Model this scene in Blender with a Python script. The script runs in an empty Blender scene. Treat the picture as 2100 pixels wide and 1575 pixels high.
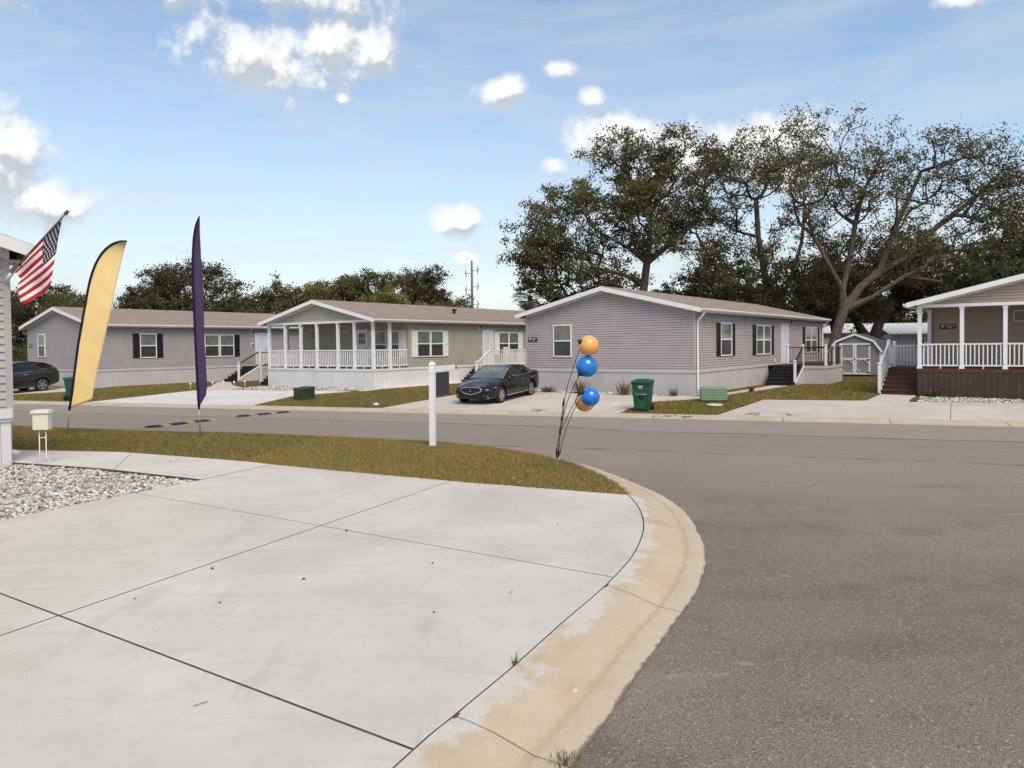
import bpy, bmesh, math, random
import numpy as np
from mathutils import Matrix, Vector
R = math.radians
rnd = random.Random(11)
scene = bpy.context.scene
col = scene.collection

# ------------------------------------------------------------------ camera
cam_d = bpy.data.cameras.new('camera')
cam = bpy.data.objects.new('camera', cam_d)
col.objects.link(cam)
cam_d.sensor_width = 36.0
cam_d.lens = 36.0 * 1550.0 / 2100.0
cam_d.shift_y = -(787.5 - 745.0) / 2100.0
cam_d.clip_start = 0.05
cam_d.clip_end = 3000.0
cam.location = (0, 0, 1.65)
cam.rotation_euler = (Matrix.Rotation(R(90) - math.atan(37 / 1550.0), 4, 'X') @ Matrix.Rotation(-R(0.65), 4, 'Z')).to_euler()
scene.camera = cam

# ------------------------------------------------------------------ light
SUN_AZ, SUN_EL = 160.0, 50.0          # degrees clockwise from the view direction, degrees up
sun_d = bpy.data.lights.new('sun', 'SUN')
sun_d.energy = 1.3
sun_d.angle = R(40)
sun_d.color = (1.0, 0.85, 0.66)
sun = bpy.data.objects.new('sun', sun_d)
col.objects.link(sun)
_a, _e = R(SUN_AZ), R(SUN_EL)
sv = Vector((math.sin(_a) * math.cos(_e), math.cos(_a) * math.cos(_e), math.sin(_e)))
sun.rotation_euler = sv.to_track_quat('Z', 'Y').to_euler()
sun.location = sv * 60

scene.view_settings.view_transform = 'Standard'
scene.view_settings.look = 'None'
scene.view_settings.gamma = 1.0
scene.view_settings.exposure = 1.40
scene.view_settings.use_curve_mapping = False
scene.render.engine = 'CYCLES'


def build_world():
    w = bpy.data.worlds.new('World')
    scene.world = w
    w.use_nodes = True
    w.cycles.sampling_method = 'MANUAL'
    w.cycles.sample_map_resolution = 512
    nt = w.node_tree
    N, L = nt.nodes, nt.links
    N.clear()
    out = N.new('ShaderNodeOutputWorld')
    bg = N.new('ShaderNodeBackground')
    bg.inputs['Strength'].default_value = 0.073
    L.new(bg.outputs[0], out.inputs[0])
    sky = N.new('ShaderNodeTexSky')
    sky.sky_type = 'NISHITA'
    sky.sun_disc = False
    sky.sun_elevation = R(SUN_EL)
    sky.sun_rotation = R(SUN_AZ)
    sky.air_density = 1.0
    sky.dust_density = 0.5
    sky.ozone_density = 1.0
    # cloud density group: direction -> density of cumulus puffs
    g = bpy.data.node_groups.new('cumulus', 'ShaderNodeTree')
    g.interface.new_socket('dir', in_out='INPUT', socket_type='NodeSocketVector')
    g.interface.new_socket('density', in_out='OUTPUT', socket_type='NodeSocketFloat')
    gn, gl = g.nodes, g.links
    gi, go = gn.new('NodeGroupInput'), gn.new('NodeGroupOutput')

    def m(op, a, b=None, c=None, nn=gn, ll=gl):
        nd = nn.new('ShaderNodeMath')
        nd.operation = op
        for i, s in enumerate((a, b, c)):
            if s is None:
                continue
            if isinstance(s, (int, float)):
                nd.inputs[i].default_value = s
            else:
                ll.new(s, nd.inputs[i])
        return nd.outputs[0]
    sep = gn.new('ShaderNodeSeparateXYZ')
    gl.new(gi.outputs[0], sep.inputs[0])
    az = m('MULTIPLY', m('ARCTAN2', sep.outputs[0], sep.outputs[1]), 180 / math.pi)
    el = m('MULTIPLY', m('ARCSINE', sep.outputs[2]), 180 / math.pi)
    nz = gn.new('ShaderNodeTexNoise')
    nz.inputs['Scale'].default_value = 9.0
    nz.inputs['Detail'].default_value = 1.5
    gl.new(gi.outputs[0], nz.inputs['Vector'])
    nz2 = gn.new('ShaderNodeTexNoise')
    nz2.inputs['Scale'].default_value = 30.0
    nz2.inputs['Detail'].default_value = 6.0
    nz2.inputs['Roughness'].default_value = 0.6
    gl.new(gi.outputs[0], nz2.inputs['Vector'])
    n1 = m('ADD', m('MULTIPLY', m('SUBTRACT', nz.outputs['Fac'], 0.5), 1.1), m('MULTIPLY', m('SUBTRACT', nz2.outputs['Fac'], 0.5), 1.6))
    cmb = gn.new('ShaderNodeCombineXYZ')
    gl.new(az, cmb.inputs[0]); gl.new(el, cmb.inputs[1])
    clouds = [(-17.9, 20.0, 7.2, 3.0), (-13.4, 20.9, 3.8, 3.0), (-9.8, 21.0, 2.4, 2.6), (-16.2, 24.2, 8.0, 2.6),
              (-24.0, 23.4, 2.6, 1.6), (-28.2, 23.4, 2.8, 1.4), (-33.6, 21.8, 3.4, 2.6),
              (-34.6, 11.6, 4.4, 3.6), (-31.6, 9.4, 3.2, 1.9), (-0.6, 18.4, 2.4, 1.5), (6.3, 17.9, 1.4, .9), (4.0, 19.8, 1.6, .8),
              (-12.4, 17.6, 1.1, .7), (-3.7, 9.3, 2.0, 1.3), (-3.2, 6.6, 1.6, .8), (7.6, 14.9, 3.8, 2.0), (12.4, 13.2, 5.6, 2.8),
              (20.0, 13.2, 4.6, 3.4), (3.3, 13.3, 1.3, 1.0), (30.8, 21.0, 2.4, 1.0)]
    cur = None
    for (a0, e0, ra, re) in clouds:
        vm = gn.new('ShaderNodeVectorMath'); vm.operation = 'MULTIPLY_ADD'
        gl.new(cmb.outputs[0], vm.inputs[0])
        ra *= 1.04; re *= 1.03
        vm.inputs[1].default_value = (1 / ra, 1 / re, 0)
        vm.inputs[2].default_value = (-a0 / ra, -e0 / re, 0)
        vl = gn.new('ShaderNodeVectorMath'); vl.operation = 'LENGTH'
        gl.new(vm.outputs[0], vl.inputs[0])
        d = vl.outputs['Value'] if re > 1.3 else m('ADD', vl.outputs['Value'], .22)
        cur = d if cur is None else m('SMOOTH_MIN', cur, d, 0.3)
    cur = m('MULTIPLY', m('SUBTRACT', 0.98, cur), 0.9)
    # the same kind of clouds carries on over the rest of the sky
    bz = gn.new('ShaderNodeTexNoise')
    bz.inputs['Scale'].default_value = 4.2
    bz.inputs['Detail'].default_value = 2.0
    gl.new(gi.outputs[0], bz.inputs['Vector'])
    gen = m('MULTIPLY', m('SUBTRACT', bz.outputs['Fac'], 0.56), 5.0)
    offa = m('MULTIPLY', m('SUBTRACT', m('ABSOLUTE', az), 37.0), 0.15)
    offe = m('MULTIPLY', m('SUBTRACT', el, 27.0), 0.15)
    gate = m('MAXIMUM', offa, offe)
    gate = m('MINIMUM', m('MAXIMUM', gate, 0.0), 1.0)
    gen = m('SUBTRACT', m('MULTIPLY', m('ADD', gen, 1.0), gate), 1.0)
    cur = m('MAXIMUM', cur, gen)
    dens = m('ADD', cur, m('MULTIPLY', n1, 1.0))
    gl.new(dens, go.inputs[0])

    tc = N.new('ShaderNodeTexCoord')
    nrm = N.new('ShaderNodeVectorMath'); nrm.operation = 'NORMALIZE'
    L.new(tc.outputs['Generated'], nrm.inputs[0])
    vdir = nrm.outputs[0]

    def grp(vec):
        nd = N.new('ShaderNodeGroup'); nd.node_tree = g
        L.new(vec, nd.inputs[0])
        return nd.outputs[0]
    d0 = grp(vdir)
    off = N.new('ShaderNodeVectorMath'); off.operation = 'ADD'
    off.inputs[1].default_value = (-0.006, 0.0, 0.016)
    L.new(vdir, off.inputs[0])
    d1 = grp(off.outputs[0])
    def mm(op, a, b=None, c=None):
        return m(op, a, b, c, N, L)
    mask = N.new('ShaderNodeMapRange'); mask.interpolation_type = 'SMOOTHSTEP'
    mask.inputs['From Min'].default_value = -0.06
    mask.inputs['From Max'].default_value = 0.66
    L.new(d0, mask.inputs['Value'])
    lit = mm('ADD', mm('MULTIPLY', mm('SUBTRACT', d0, d1), 2.0), 0.50)
    lit = mm('MINIMUM', mm('MAXIMUM', lit, 0.0), 1.0)
    ramp = N.new('ShaderNodeValToRGB')
    ramp.color_ramp.elements[0].color = (3.1, 3.25, 3.5, 1)
    ramp.color_ramp.elements[0].position = 0.12
    ramp.color_ramp.elements[1].color = (5.5, 5.4, 5.3, 1)
    ramp.color_ramp.elements[1].position = 0.78
    L.new(lit, ramp.inputs[0])
    # thin high veil: long streaks, thicker towards the horizon
    mp = N.new('ShaderNodeMapping')
    mp.inputs['Rotation'].default_value = (0, R(-14), R(25))
    mp.inputs['Scale'].default_value = (1.6, 1.6, 9.0)
    L.new(vdir, mp.inputs['Vector'])
    vz = N.new('ShaderNodeTexNoise')
    vz.inputs['Scale'].default_value = 2.2
    vz.inputs['Detail'].default_value = 6.0
    vz.inputs['Roughness'].default_value = 0.6
    vz.inputs['Distortion'].default_value = 0.4
    L.new(mp.outputs[0], vz.inputs['Vector'])
    sp = N.new('ShaderNodeSeparateXYZ'); L.new(vdir, sp.inputs[0])
    low = mm('POWER', mm('MAXIMUM', mm('SUBTRACT', 1.0, mm('MAXIMUM', sp.outputs[2], 0.0)), 0.0), 5.0)
    veil = mm('ADD', mm('MULTIPLY', mm('SUBTRACT', vz.outputs['Fac'], 0.38), 1.2), mm('MULTIPLY', low, 0.82))
    veil = mm('MINIMUM', mm('MAXIMUM', veil, 0.0), 0.85)
    mx = N.new('ShaderNodeMix'); mx.data_type = 'RGBA'
    L.new(veil, mx.inputs[0])
    L.new(sky.outputs[0], mx.inputs[6])
    mx.inputs[7].default_value = (3.85, 3.95, 4.05, 1)
    mx2 = N.new('ShaderNodeMix'); mx2.data_type = 'RGBA'
    L.new(mask.outputs[0], mx2.inputs[0])
    L.new(mx.outputs[2], mx2.inputs[6])
    L.new(ramp.outputs[0], mx2.inputs[7])
    wb = N.new('ShaderNodeMix'); wb.data_type = 'RGBA'; wb.blend_type = 'MULTIPLY'
    wb.inputs[0].default_value = 1.0
    L.new(mx2.outputs[2], wb.inputs[6])
    wb.inputs[7].default_value = (.975, 1.0, .985, 1)
    L.new(wb.outputs[2], bg.inputs['Color'])


build_world()

# ------------------------------------------------------------------ helpers


def tag(o, label=None, cat=None, group=None, kind=None):
    if label: o['label'] = label
    if cat: o['category'] = cat
    if group: o['group'] = group
    if kind: o['kind'] = kind
    return o


def empty(name, loc=(0, 0, 0), rz=0.0, label=None, cat=None, group=None):
    o = bpy.data.objects.new(name, None)
    o.empty_display_size = 0.2
    col.objects.link(o)
    o.location = loc
    o.rotation_euler = (0, 0, rz)
    return tag(o, label, cat, group)


def link(name, me, parent=None, loc=None, rot=None):
    o = bpy.data.objects.new(name, me)
    col.objects.link(o)
    if parent is not None: o.parent = parent
    if loc is not None: o.location = loc
    if rot is not None: o.rotation_euler = rot
    return o


class MB:
    def __init__(s):
        s.v, s.f = [], []

    def add(s, vs, fs):
        n = len(s.v)
        s.v += [tuple(p) for p in vs]
        s.f += [tuple(i + n for i in f) for f in fs]
        return s

    def box(s, x0, x1, y0, y1, z0, z1):
        return s.add([(x0, y0, z0), (x1, y0, z0), (x1, y1, z0), (x0, y1, z0), (x0, y0, z1), (x1, y0, z1), (x1, y1, z1), (x0, y1, z1)],
                     [(0, 3, 2, 1), (4, 5, 6, 7), (0, 1, 5, 4), (1, 2, 6, 5), (2, 3, 7, 6), (3, 0, 4, 7)])

    def hexa(s, p):      # 8 points: bottom ring then top ring
        return s.add(p, [(0, 3, 2, 1), (4, 5, 6, 7), (0, 1, 5, 4), (1, 2, 6, 5), (2, 3, 7, 6), (3, 0, 4, 7)])

    def bar(s, a, b, w, h, up=(0, 0, 1)):
        a, b = Vector(a), Vector(b)
        d = (b - a).normalized()
        u = Vector(up)
        x = d.cross(u)
        if x.length < 1e-4: x = d.cross(Vector((1, 0, 0)))
        x.normalize(); y = x.cross(d).normalized()
        x *= w / 2; y *= h / 2
        return s.hexa([a - x - y, a + x - y, b + x - y, b - x - y, a - x + y, a + x + y, b + x + y, b - x + y])

    def prism(s, poly, zlo, zhi):       # polygon (x,y) list; zlo/zhi number or function
        n = len(poly)
        fl = zlo if callable(zlo) else (lambda x, y: zlo)
        fh = zhi if callable(zhi) else (lambda x, y: zhi)
        vs = [(x, y, fl(x, y)) for x, y in poly] + [(x, y, fh(x, y)) for x, y in poly]
        fs = [tuple(range(n - 1, -1, -1)), tuple(range(n, 2 * n))]
        fs += [(i, (i + 1) % n, n + (i + 1) % n, n + i) for i in range(n)]
        return s.add(vs, fs)

    def tube(s, pts, r, n=8, cap=True):
        pts = [Vector(p) for p in pts]
        rs = r if isinstance(r, (list, tuple)) else [r] * len(pts)
        base = len(s.v)
        ref = None
        for i, p in enumerate(pts):
            d = (pts[min(i + 1, len(pts) - 1)] - pts[max(i - 1, 0)]).normalized()
            if ref is None:
                ref = Vector((1, 0, 0)) if abs(d.x) < 0.8 else Vector((0, 1, 0))
            x = (ref - d * ref.dot(d)).normalized()
            ref = x
            y = d.cross(x)
            for k in range(n):
                a = 2 * math.pi * k / n
                q = p + (x * math.cos(a) + y * math.sin(a)) * rs[i]
                s.v.append(tuple(q))
        for i in range(len(pts) - 1):
            for k in range(n):
                a, b = base + i * n + k, base + i * n + (k + 1) % n
                s.f.append((a, b, b + n, a + n))
        if cap:
            s.f.append(tuple(base + k for k in range(n - 1, -1, -1)))
            e = base + (len(pts) - 1) * n
            s.f.append(tuple(e + k for k in range(n)))
        return s

    def lathe(s, prof, n=16, c=(0, 0, 0), axis='Z'):
        base = len(s.v)
        for (r, z) in prof:
            for k in range(n):
                a = 2 * math.pi * k / n
                p = (r * math.cos(a), r * math.sin(a), z)
                if axis == 'Y': p = (p[0], p[2], p[1])
                if axis == 'X': p = (p[2], p[0], p[1])
                s.v.append((c[0] + p[0], c[1] + p[1], c[2] + p[2]))
        for i in range(len(prof) - 1):
            for k in range(n):
                a, b = base + i * n + k, base + i * n + (k + 1) % n
                s.f.append((a, b, b + n, a + n))
        return s

    def map(s, fn, flip=False):
        s.v = [tuple(fn(*p)) for p in s.v]
        if flip: s.f = [tuple(reversed(f)) for f in s.f]
        return s

    def mesh(s, name, mat=None, smooth=False):
        me = bpy.data.meshes.new(name)
        me.from_pydata(s.v, [], s.f)
        if mat is not None:
            for q in (mat if isinstance(mat, (list, tuple)) else [mat]): me.materials.append(q)
        if smooth: me.polygons.foreach_set('use_smooth', [True] * len(me.polygons))
        me.update()
        return me

    def build(s, name, mat, parent=None, smooth=False, loc=None, rot=None):
        return link(name, s.mesh(name, mat, smooth), parent, loc, rot)


def fast_mesh(name, verts, faces, mat, smooth=False):
    """verts (n,3) array, faces (m,k) array"""
    me = bpy.data.meshes.new(name)
    verts = np.asarray(verts, dtype=np.float32); faces = np.asarray(faces, dtype=np.int32)
    m_, k_ = faces.shape
    me.vertices.add(len(verts)); me.vertices.foreach_set('co', verts.ravel())
    me.loops.add(m_ * k_); me.loops.foreach_set('vertex_index', faces.ravel())
    me.polygons.add(m_); me.polygons.foreach_set('loop_start', np.arange(0, m_ * k_, k_, dtype=np.int32))
    me.materials.append(mat)
    me.update(calc_edges=True)
    if smooth: me.polygons.foreach_set('use_smooth', [True] * m_)
    return me


# ------------------------------------------------------------------ materials
def new_mat(name):
    mt = bpy.data.materials.new(name)
    mt.use_nodes = True
    nt = mt.node_tree
    b = nt.nodes['Principled BSDF']
    return mt, nt.nodes, nt.links, b


def noise(N, L, vec, scale, detail=4.0, rough=0.55, dist=0.0):
    n = N.new('ShaderNodeTexNoise')
    n.inputs['Scale'].default_value = scale
    n.inputs['Detail'].default_value = detail
    n.inputs['Roughness'].default_value = rough
    n.inputs['Distortion'].default_value = dist
    if vec is not None: L.new(vec, n.inputs['Vector'])
    return n.outputs['Fac']


def mixc(N, L, fac, a, b, mode='MIX'):
    x = N.new('ShaderNodeMix'); x.data_type = 'RGBA'; x.blend_type = mode
    for i, s in ((0, fac), (6, a), (7, b)):
        if isinstance(s, (int, float)): x.inputs[i].default_value = s
        elif isinstance(s, (tuple, list)): x.inputs[i].default_value = tuple(s) + (1,) * (4 - len(s))
        else: L.new(s, x.inputs[i])
    return x.outputs[2]


def rng(N, L, v, a, b, c=0.0, d=1.0, smooth=True):
    x = N.new('ShaderNodeMapRange')
    if smooth: x.interpolation_type = 'SMOOTHSTEP'
    for k, s in (('From Min', a), ('From Max', b), ('To Min', c), ('To Max', d)): x.inputs[k].default_value = s
    L.new(v, x.inputs['Value'])
    return x.outputs[0]


def mth(N, L, op, a, b=None):
    x = N.new('ShaderNodeMath'); x.operation = op
    for i, s in enumerate((a, b)):
        if s is None: continue
        if isinstance(s, (int, float)): x.inputs[i].default_value = s
        else: L.new(s, x.inputs[i])
    return x.outputs[0]


def bump(N, L, b, h, strength=0.3, dist=0.01):
    bp = N.new('ShaderNodeBump')
    bp.inputs['Strength'].default_value = strength
    bp.inputs['Distance'].default_value = dist
    L.new(h, bp.inputs['Height'])
    L.new(bp.outputs[0], b.inputs['Normal'])


def coord(N, L, kind='Object', scale=None, rot=None):
    tc = N.new('ShaderNodeTexCoord')
    v = tc.outputs[kind]
    if scale or rot:
        mp = N.new('ShaderNodeMapping')
        if scale: mp.inputs['Scale'].default_value = scale
        if rot: mp.inputs['Rotation'].default_value = rot
        L.new(v, mp.inputs['Vector']); v = mp.outputs[0]
    return v


def world_pos(N, L, scale=None, rot=None):
    g = N.new('ShaderNodeNewGeometry')
    v = g.outputs['Position']
    if scale or rot:
        mp = N.new('ShaderNodeMapping')
        if scale: mp.inputs['Scale'].default_value = scale
        if rot: mp.inputs['Rotation'].default_value = rot
        L.new(v, mp.inputs['Vector']); v = mp.outputs[0]
    return v


def pm(name, base, rough=0.6, var=0.12, scale=3.0, fine=60.0, bmp=0.0, metallic=0.0, spec=0.4, dirt=None, dirt_amt=0.3, coat=0.0):
    mt, N, L, b = new_mat(name)
    v = coord(N, L)
    n1 = noise(N, L, v, scale, 5)
    n2 = noise(N, L, v, fine, 3)
    lo = tuple(c * (1 - var) for c in base); hi = tuple(min(1, c * (1 + var)) for c in base)
    c = mixc(N, L, rng(N, L, n1, 0.3, 0.7), lo, hi)
    c = mixc(N, L, rng(N, L, n2, 0.35, 0.65, 0, 0.35), c, tuple(x * (1 - var * 1.2) for x in base))
    if dirt:
        n3 = noise(N, L, v, scale * 0.6, 8, 0.7)
        c = mixc(N, L, rng(N, L, n3, 0.52, 0.75, 0, dirt_amt), c, dirt)
    L.new(c, b.inputs['Base Color'])
    b.inputs['Roughness'].default_value = rough
    b.inputs['Metallic'].default_value = metallic
    b.inputs['Specular IOR Level'].default_value = spec
    b.inputs['Coat Weight'].default_value = coat
    b.inputs['Coat Roughness'].default_value = 0.05
    if bmp: bump(N, L, b, n2, bmp, 0.004)
    return mt


def concrete_mat(name, a=(.50, .485, .465), b_=(.58, .565, .545), tan=None, tan_amt=0.0, ang=0.0):
    mt, N, L, b = new_mat(name)
    v = world_pos(N, L)
    big = noise(N, L, v, 0.7, 6, 0.6, 0.3)
    med = noise(N, L, v, 3.5, 6, 0.65)
    fine = noise(N, L, v, 220, 2, 0.7)
    vb = world_pos(N, L, (1.0, 9.0, 1.0), (0, 0, ang))
    streak = noise(N, L, vb, 1.1, 5, 0.6)
    c = mixc(N, L, rng(N, L, big, 0.32, 0.68), a, b_)
    c = mixc(N, L, rng(N, L, streak, 0.5, 0.78, 0, 0.4), c, tuple(x * 0.8 for x in a))
    gr = noise(N, L, v, 13, 5, 0.7)
    c = mixc(N, L, rng(N, L, gr, 0.5, 0.72, 0, 0.22), c, (a[0] * .72, a[1] * .71, a[2] * .69))
    c = mixc(N, L, rng(N, L, med, 0.50, 0.74, 0, 0.36), c, (a[0] * .80, a[1] * .79, a[2] * .76))
    sc = noise(N, L, world_pos(N, L, (2.2, .5, 1), (0, 0, ang + 0.5)), 1.6, 7, 0.7)
    c = mixc(N, L, rng(N, L, sc, 0.57, 0.64, 0, 0.26), c, (a[0] * .68, a[1] * .68, a[2] * .68))
    c = mixc(N, L, rng(N, L, fine, 0.4, 0.62, 0, 0.16), c, (.2, .19, .18))
    if tan:
        t1 = noise(N, L, v, 1.3, 7, 0.65)
        c = mixc(N, L, rng(N, L, t1, 0.42, 0.66, 0, tan_amt), c, tan)
    sp = noise(N, L, v, 30, 2, 0.5)
    c = mixc(N, L, rng(N, L, sp, 0.70, 0.76, 0, 0.35), c, (.14, .12, .1))
    L.new(c, b.inputs['Base Color'])
    b.inputs['Roughness'].default_value = 0.85
    b.inputs['Specular IOR Level'].default_value = 0.25
    brush = noise(N, L, world_pos(N, L, (1, 140, 1), (0, 0, ang)), 3.0, 3)
    h = mth(N, L, 'ADD', mth(N, L, 'MULTIPLY', brush, 0.6), fine)
    bump(N, L, b, h, 0.25, 0.003)
    return mt


def kerb_mat(name, near=True):
    mt, N, L, b = new_mat(name)
    v = world_pos(N, L)
    t1 = noise(N, L, v, 1.6, 7, 0.65)
    t2 = noise(N, L, v, 5.0, 7, 0.7, .5)
    fine = noise(N, L, v, 260, 2, 0.75)
    c = mixc(N, L, rng(N, L, t1, 0.3, 0.68), (.56, .475, .36), (.50, .395, .27)) if near else mixc(N, L, rng(N, L, t1, 0.3, 0.68), (.50, .43, .345), (.43, .35, .27))
    c = mixc(N, L, rng(N, L, t2, 0.5, 0.7, 0, .7), c, (.58, .50, .39) if near else (.46, .42, .37))
    if near:    # cement smear left along the driveway joint, in its own blotches
        at = N.new('ShaderNodeAttribute'); at.attribute_name = 'across'
        e = mth(N, L, 'ADD', at.outputs['Fac'], mth(N, L, 'MULTIPLY', mth(N, L, 'SUBTRACT', noise(N, L, v, 3.2, 6, .6), .5), 1.5))
        c = mixc(N, L, rng(N, L, e, 0.0, 0.26, .85, 0), c, (.60, .585, .56))
        c = mixc(N, L, rng(N, L, e, 0.75, 0.95, 0, .5), c, (.60, .52, .40))
        fl = mth(N, L, 'ADD', at.outputs['Fac'], mth(N, L, 'MULTIPLY', mth(N, L, 'SUBTRACT', noise(N, L, v, 7, 6, .7), .5), .16))
        c = mixc(N, L, rng(N, L, fl, .965, 1.0, 0, .85), c, (.11, .085, .062))
        gl_ = mth(N, L, 'ABSOLUTE', mth(N, L, 'SUBTRACT', fl, .70))
        c = mixc(N, L, rng(N, L, gl_, .0, .07, .35, 0), c, (.36, .25, .15))
    c = mixc(N, L, rng(N, L, fine, 0.42, 0.66, 0, 0.5), c, (.22, .17, .11))
    L.new(c, b.inputs['Base Color'])
    b.inputs['Roughness'].default_value = 0.9
    bump(N, L, b, fine, 0.4, 0.004)
    return mt


NX, NY = 0.347, 0.938      # unit normal of the street, pointing to the far side


def asphalt_mat():
    mt, N, L, b = new_mat('asphalt')
    g = N.new('ShaderNodeNewGeometry'); v = g.outputs['Position']
    dot = N.new('ShaderNodeVectorMath'); dot.operation = 'DOT_PRODUCT'
    L.new(v, dot.inputs[0]); dot.inputs[1].default_value = (NX, NY, 0)
    dal = N.new('ShaderNodeVectorMath'); dal.operation = 'DOT_PRODUCT'
    L.new(v, dal.inputs[0]); dal.inputs[1].default_value = (NY, -NX, 0)
    wob = noise(N, L, v, 0.45, 3)
    vv = mth(N, L, 'ADD', dot.outputs['Value'], mth(N, L, 'MULTIPLY', mth(N, L, 'SUBTRACT', wob, 0.5), 0.5))
    # far lane strip shifts by about a metre where the side street joins
    sh = rng(N, L, dal.outputs['Value'], -6.0, -3.5, 0.9, 0.0)
    vs = mth(N, L, 'SUBTRACT', vv, sh)
    big = noise(N, L, v, 0.35, 6, 0.6, .2)
    med = noise(N, L, v, 1.8, 6, 0.65)
    vo = N.new('ShaderNodeTexVoronoi'); vo.inputs['Scale'].default_value = 210.0
    L.new(v, vo.inputs['Vector'])
    vo2 = N.new('ShaderNodeTexVoronoi'); vo2.inputs['Scale'].default_value = 120.0
    L.new(v, vo2.inputs['Vector'])
    sepc = N.new('ShaderNodeSeparateColor'); L.new(vo.outputs['Color'], sepc.inputs[0])
    sepd = N.new('ShaderNodeSeparateColor'); L.new(vo2.outputs['Color'], sepd.inputs[0])
    c = mixc(N, L, rng(N, L, big, 0.32, 0.68), (.178, .148, .123), (.245, .207, .174))
    c = mixc(N, L, rng(N, L, med, 0.48, 0.72, 0, .55), c, (.108, .086, .069))
    strip = rng(N, L, vs, 18.95, 19.1)
    c = mixc(N, L, mth(N, L, 'MULTIPLY', strip, .75), c, (.37, .315, .265))
    mid = mth(N, L, 'MULTIPLY', rng(N, L, vv, 13.7, 13.8), rng(N, L, vs, 18.9, 19.0, 1, 0))
    old = rng(N, L, vv, 6.5, 12.5)
    c = mixc(N, L, mth(N, L, 'MULTIPLY', mth(N, L, 'MULTIPLY', old, rng(N, L, vs, 18.9, 19.0, 1, 0)), .7), c, (.335, .284, .238))
    c = mixc(N, L, mth(N, L, 'MULTIPLY', mid, .35), c, (.255, .215, .18))
    # tar-dark seams between the paving passes
    ln = noise(N, L, v, 1.2, 4, .6)
    s1 = mth(N, L, 'MULTIPLY', mth(N, L, 'MULTIPLY', rng(N, L, vs, 18.7, 18.95), rng(N, L, vs, 18.97, 19.12, 1, 0)), rng(N, L, ln, .35, .6, .35, .95))
    s2 = mth(N, L, 'MULTIPLY', mth(N, L, 'MULTIPLY', rng(N, L, vv, 13.62, 13.72), rng(N, L, vv, 13.76, 13.95, 1, 0)), rng(N, L, ln, .42, .6, .1, .9))
    c = mixc(N, L, mth(N, L, 'MAXIMUM', s1, s2), c, (.062, .054, .048))
    # aggregate: pale and dark chips
    c = mixc(N, L, rng(N, L, sepc.outputs[0], .60, .98, 0, .42), c, (.36, .31, .26))
    c = mixc(N, L, rng(N, L, sepc.outputs[1], .52, .95, 0, .75), c, (.042, .034, .027))
    c = mixc(N, L, rng(N, L, sepd.outputs[0], .93, .99, 0, .6), c, (.50, .45, .39))
    wp = noise(N, L, world_pos(N, L, (.35, 1.6, 1), (0, 0, R(-58))), .9, 5, .55, .4)
    c = mixc(N, L, rng(N, L, wp, .52, .70, 0, .25), c, (.27, .235, .20))
    c = mixc(N, L, rng(N, L, wp, .42, .28, 0, .22), c, (.085, .070, .058))
    ck = N.new('ShaderNodeTexVoronoi'); ck.feature = 'DISTANCE_TO_EDGE'; ck.inputs['Scale'].default_value = .23
    dv_ = N.new('ShaderNodeVectorMath'); dv_.operation = 'MULTIPLY_ADD'
    nzc = N.new('ShaderNodeTexNoise'); nzc.inputs['Scale'].default_value = 1.4; nzc.inputs['Detail'].default_value = 5
    L.new(v, nzc.inputs['Vector']); L.new(nzc.outputs['Color'], dv_.inputs[0]); dv_.inputs[1].default_value = (1.3, 1.3, 0); L.new(v, dv_.inputs[2])
    L.new(dv_.outputs[0], ck.inputs['Vector'])
    c = mixc(N, L, mth(N, L, 'MULTIPLY', rng(N, L, ck.outputs['Distance'], .0, .0022, .8, 0), rng(N, L, big, .52, .6)), c, (.05, .042, .036))
    # rusty-tan worn smudges and pale scuffs
    sm = noise(N, L, world_pos(N, L, (1.0, 2.2, 1)), 2.3, 3, .5)
    c = mixc(N, L, rng(N, L, sm, .655, .72, 0, .5), c, (.38, .29, .19))
    L.new(c, b.inputs['Base Color'])
    b.inputs['Roughness'].default_value = 0.85
    b.inputs['Specular IOR Level'].default_value = 0.3
    bump(N, L, b, vo.outputs['Distance'], 0.5, 0.006)
    return mt


def lawn_mat(name, brown=(.155, .100, .032), green=(.108, .106, .026), bias=0.5):
    mt, N, L, b = new_mat(name)
    v = world_pos(N, L)
    big = noise(N, L, v, 0.45, 5, 0.6)
    med = noise(N, L, v, 2.6, 6, 0.65)
    fine = noise(N, L, v, 90, 4, 0.7)
    f = mth(N, L, 'ADD', mth(N, L, 'MULTIPLY', big, .6), mth(N, L, 'MULTIPLY', med, .4))
    c = mixc(N, L, rng(N, L, f, bias - .06, bias + .06), brown, green)
    c = mixc(N, L, rng(N, L, fine, .4, .65, 0, .6), c, tuple(x * .45 for x in brown))
    L.new(c, b.inputs['Base Color'])
    b.inputs['Roughness'].default_value = 0.95
    b.inputs['Specular IOR Level'].default_value = 0.1
    bump(N, L, b, fine, 0.8, 0.02)
    return mt


def blade_mat(name, cols, bias=0.5):
    mt, N, L, b = new_mat(name)
    g = N.new('ShaderNodeNewGeometry')
    v = g.outputs['Position']
    f = mth(N, L, 'ADD', mth(N, L, 'MULTIPLY', noise(N, L, v, 0.45, 5, 0.6), .6), mth(N, L, 'MULTIPLY', noise(N, L, v, 2.6, 6, .65), .4))
    f = mth(N, L, 'ADD', f, mth(N, L, 'MULTIPLY', mth(N, L, 'SUBTRACT', g.outputs['Random Per Island'], .5), .22))
    c = mixc(N, L, rng(N, L, f, bias - .06, bias + .06), cols[0], cols[1])
    c = mixc(N, L, rng(N, L, g.outputs['Random Per Island'], .82, .98, 0, .8), c, cols[2])
    L.new(c, b.inputs['Base Color'])
    b.inputs['Roughness'].default_value = 0.8
    b.inputs['Specular IOR Level'].default_value = 0.15
    return mt


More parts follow.
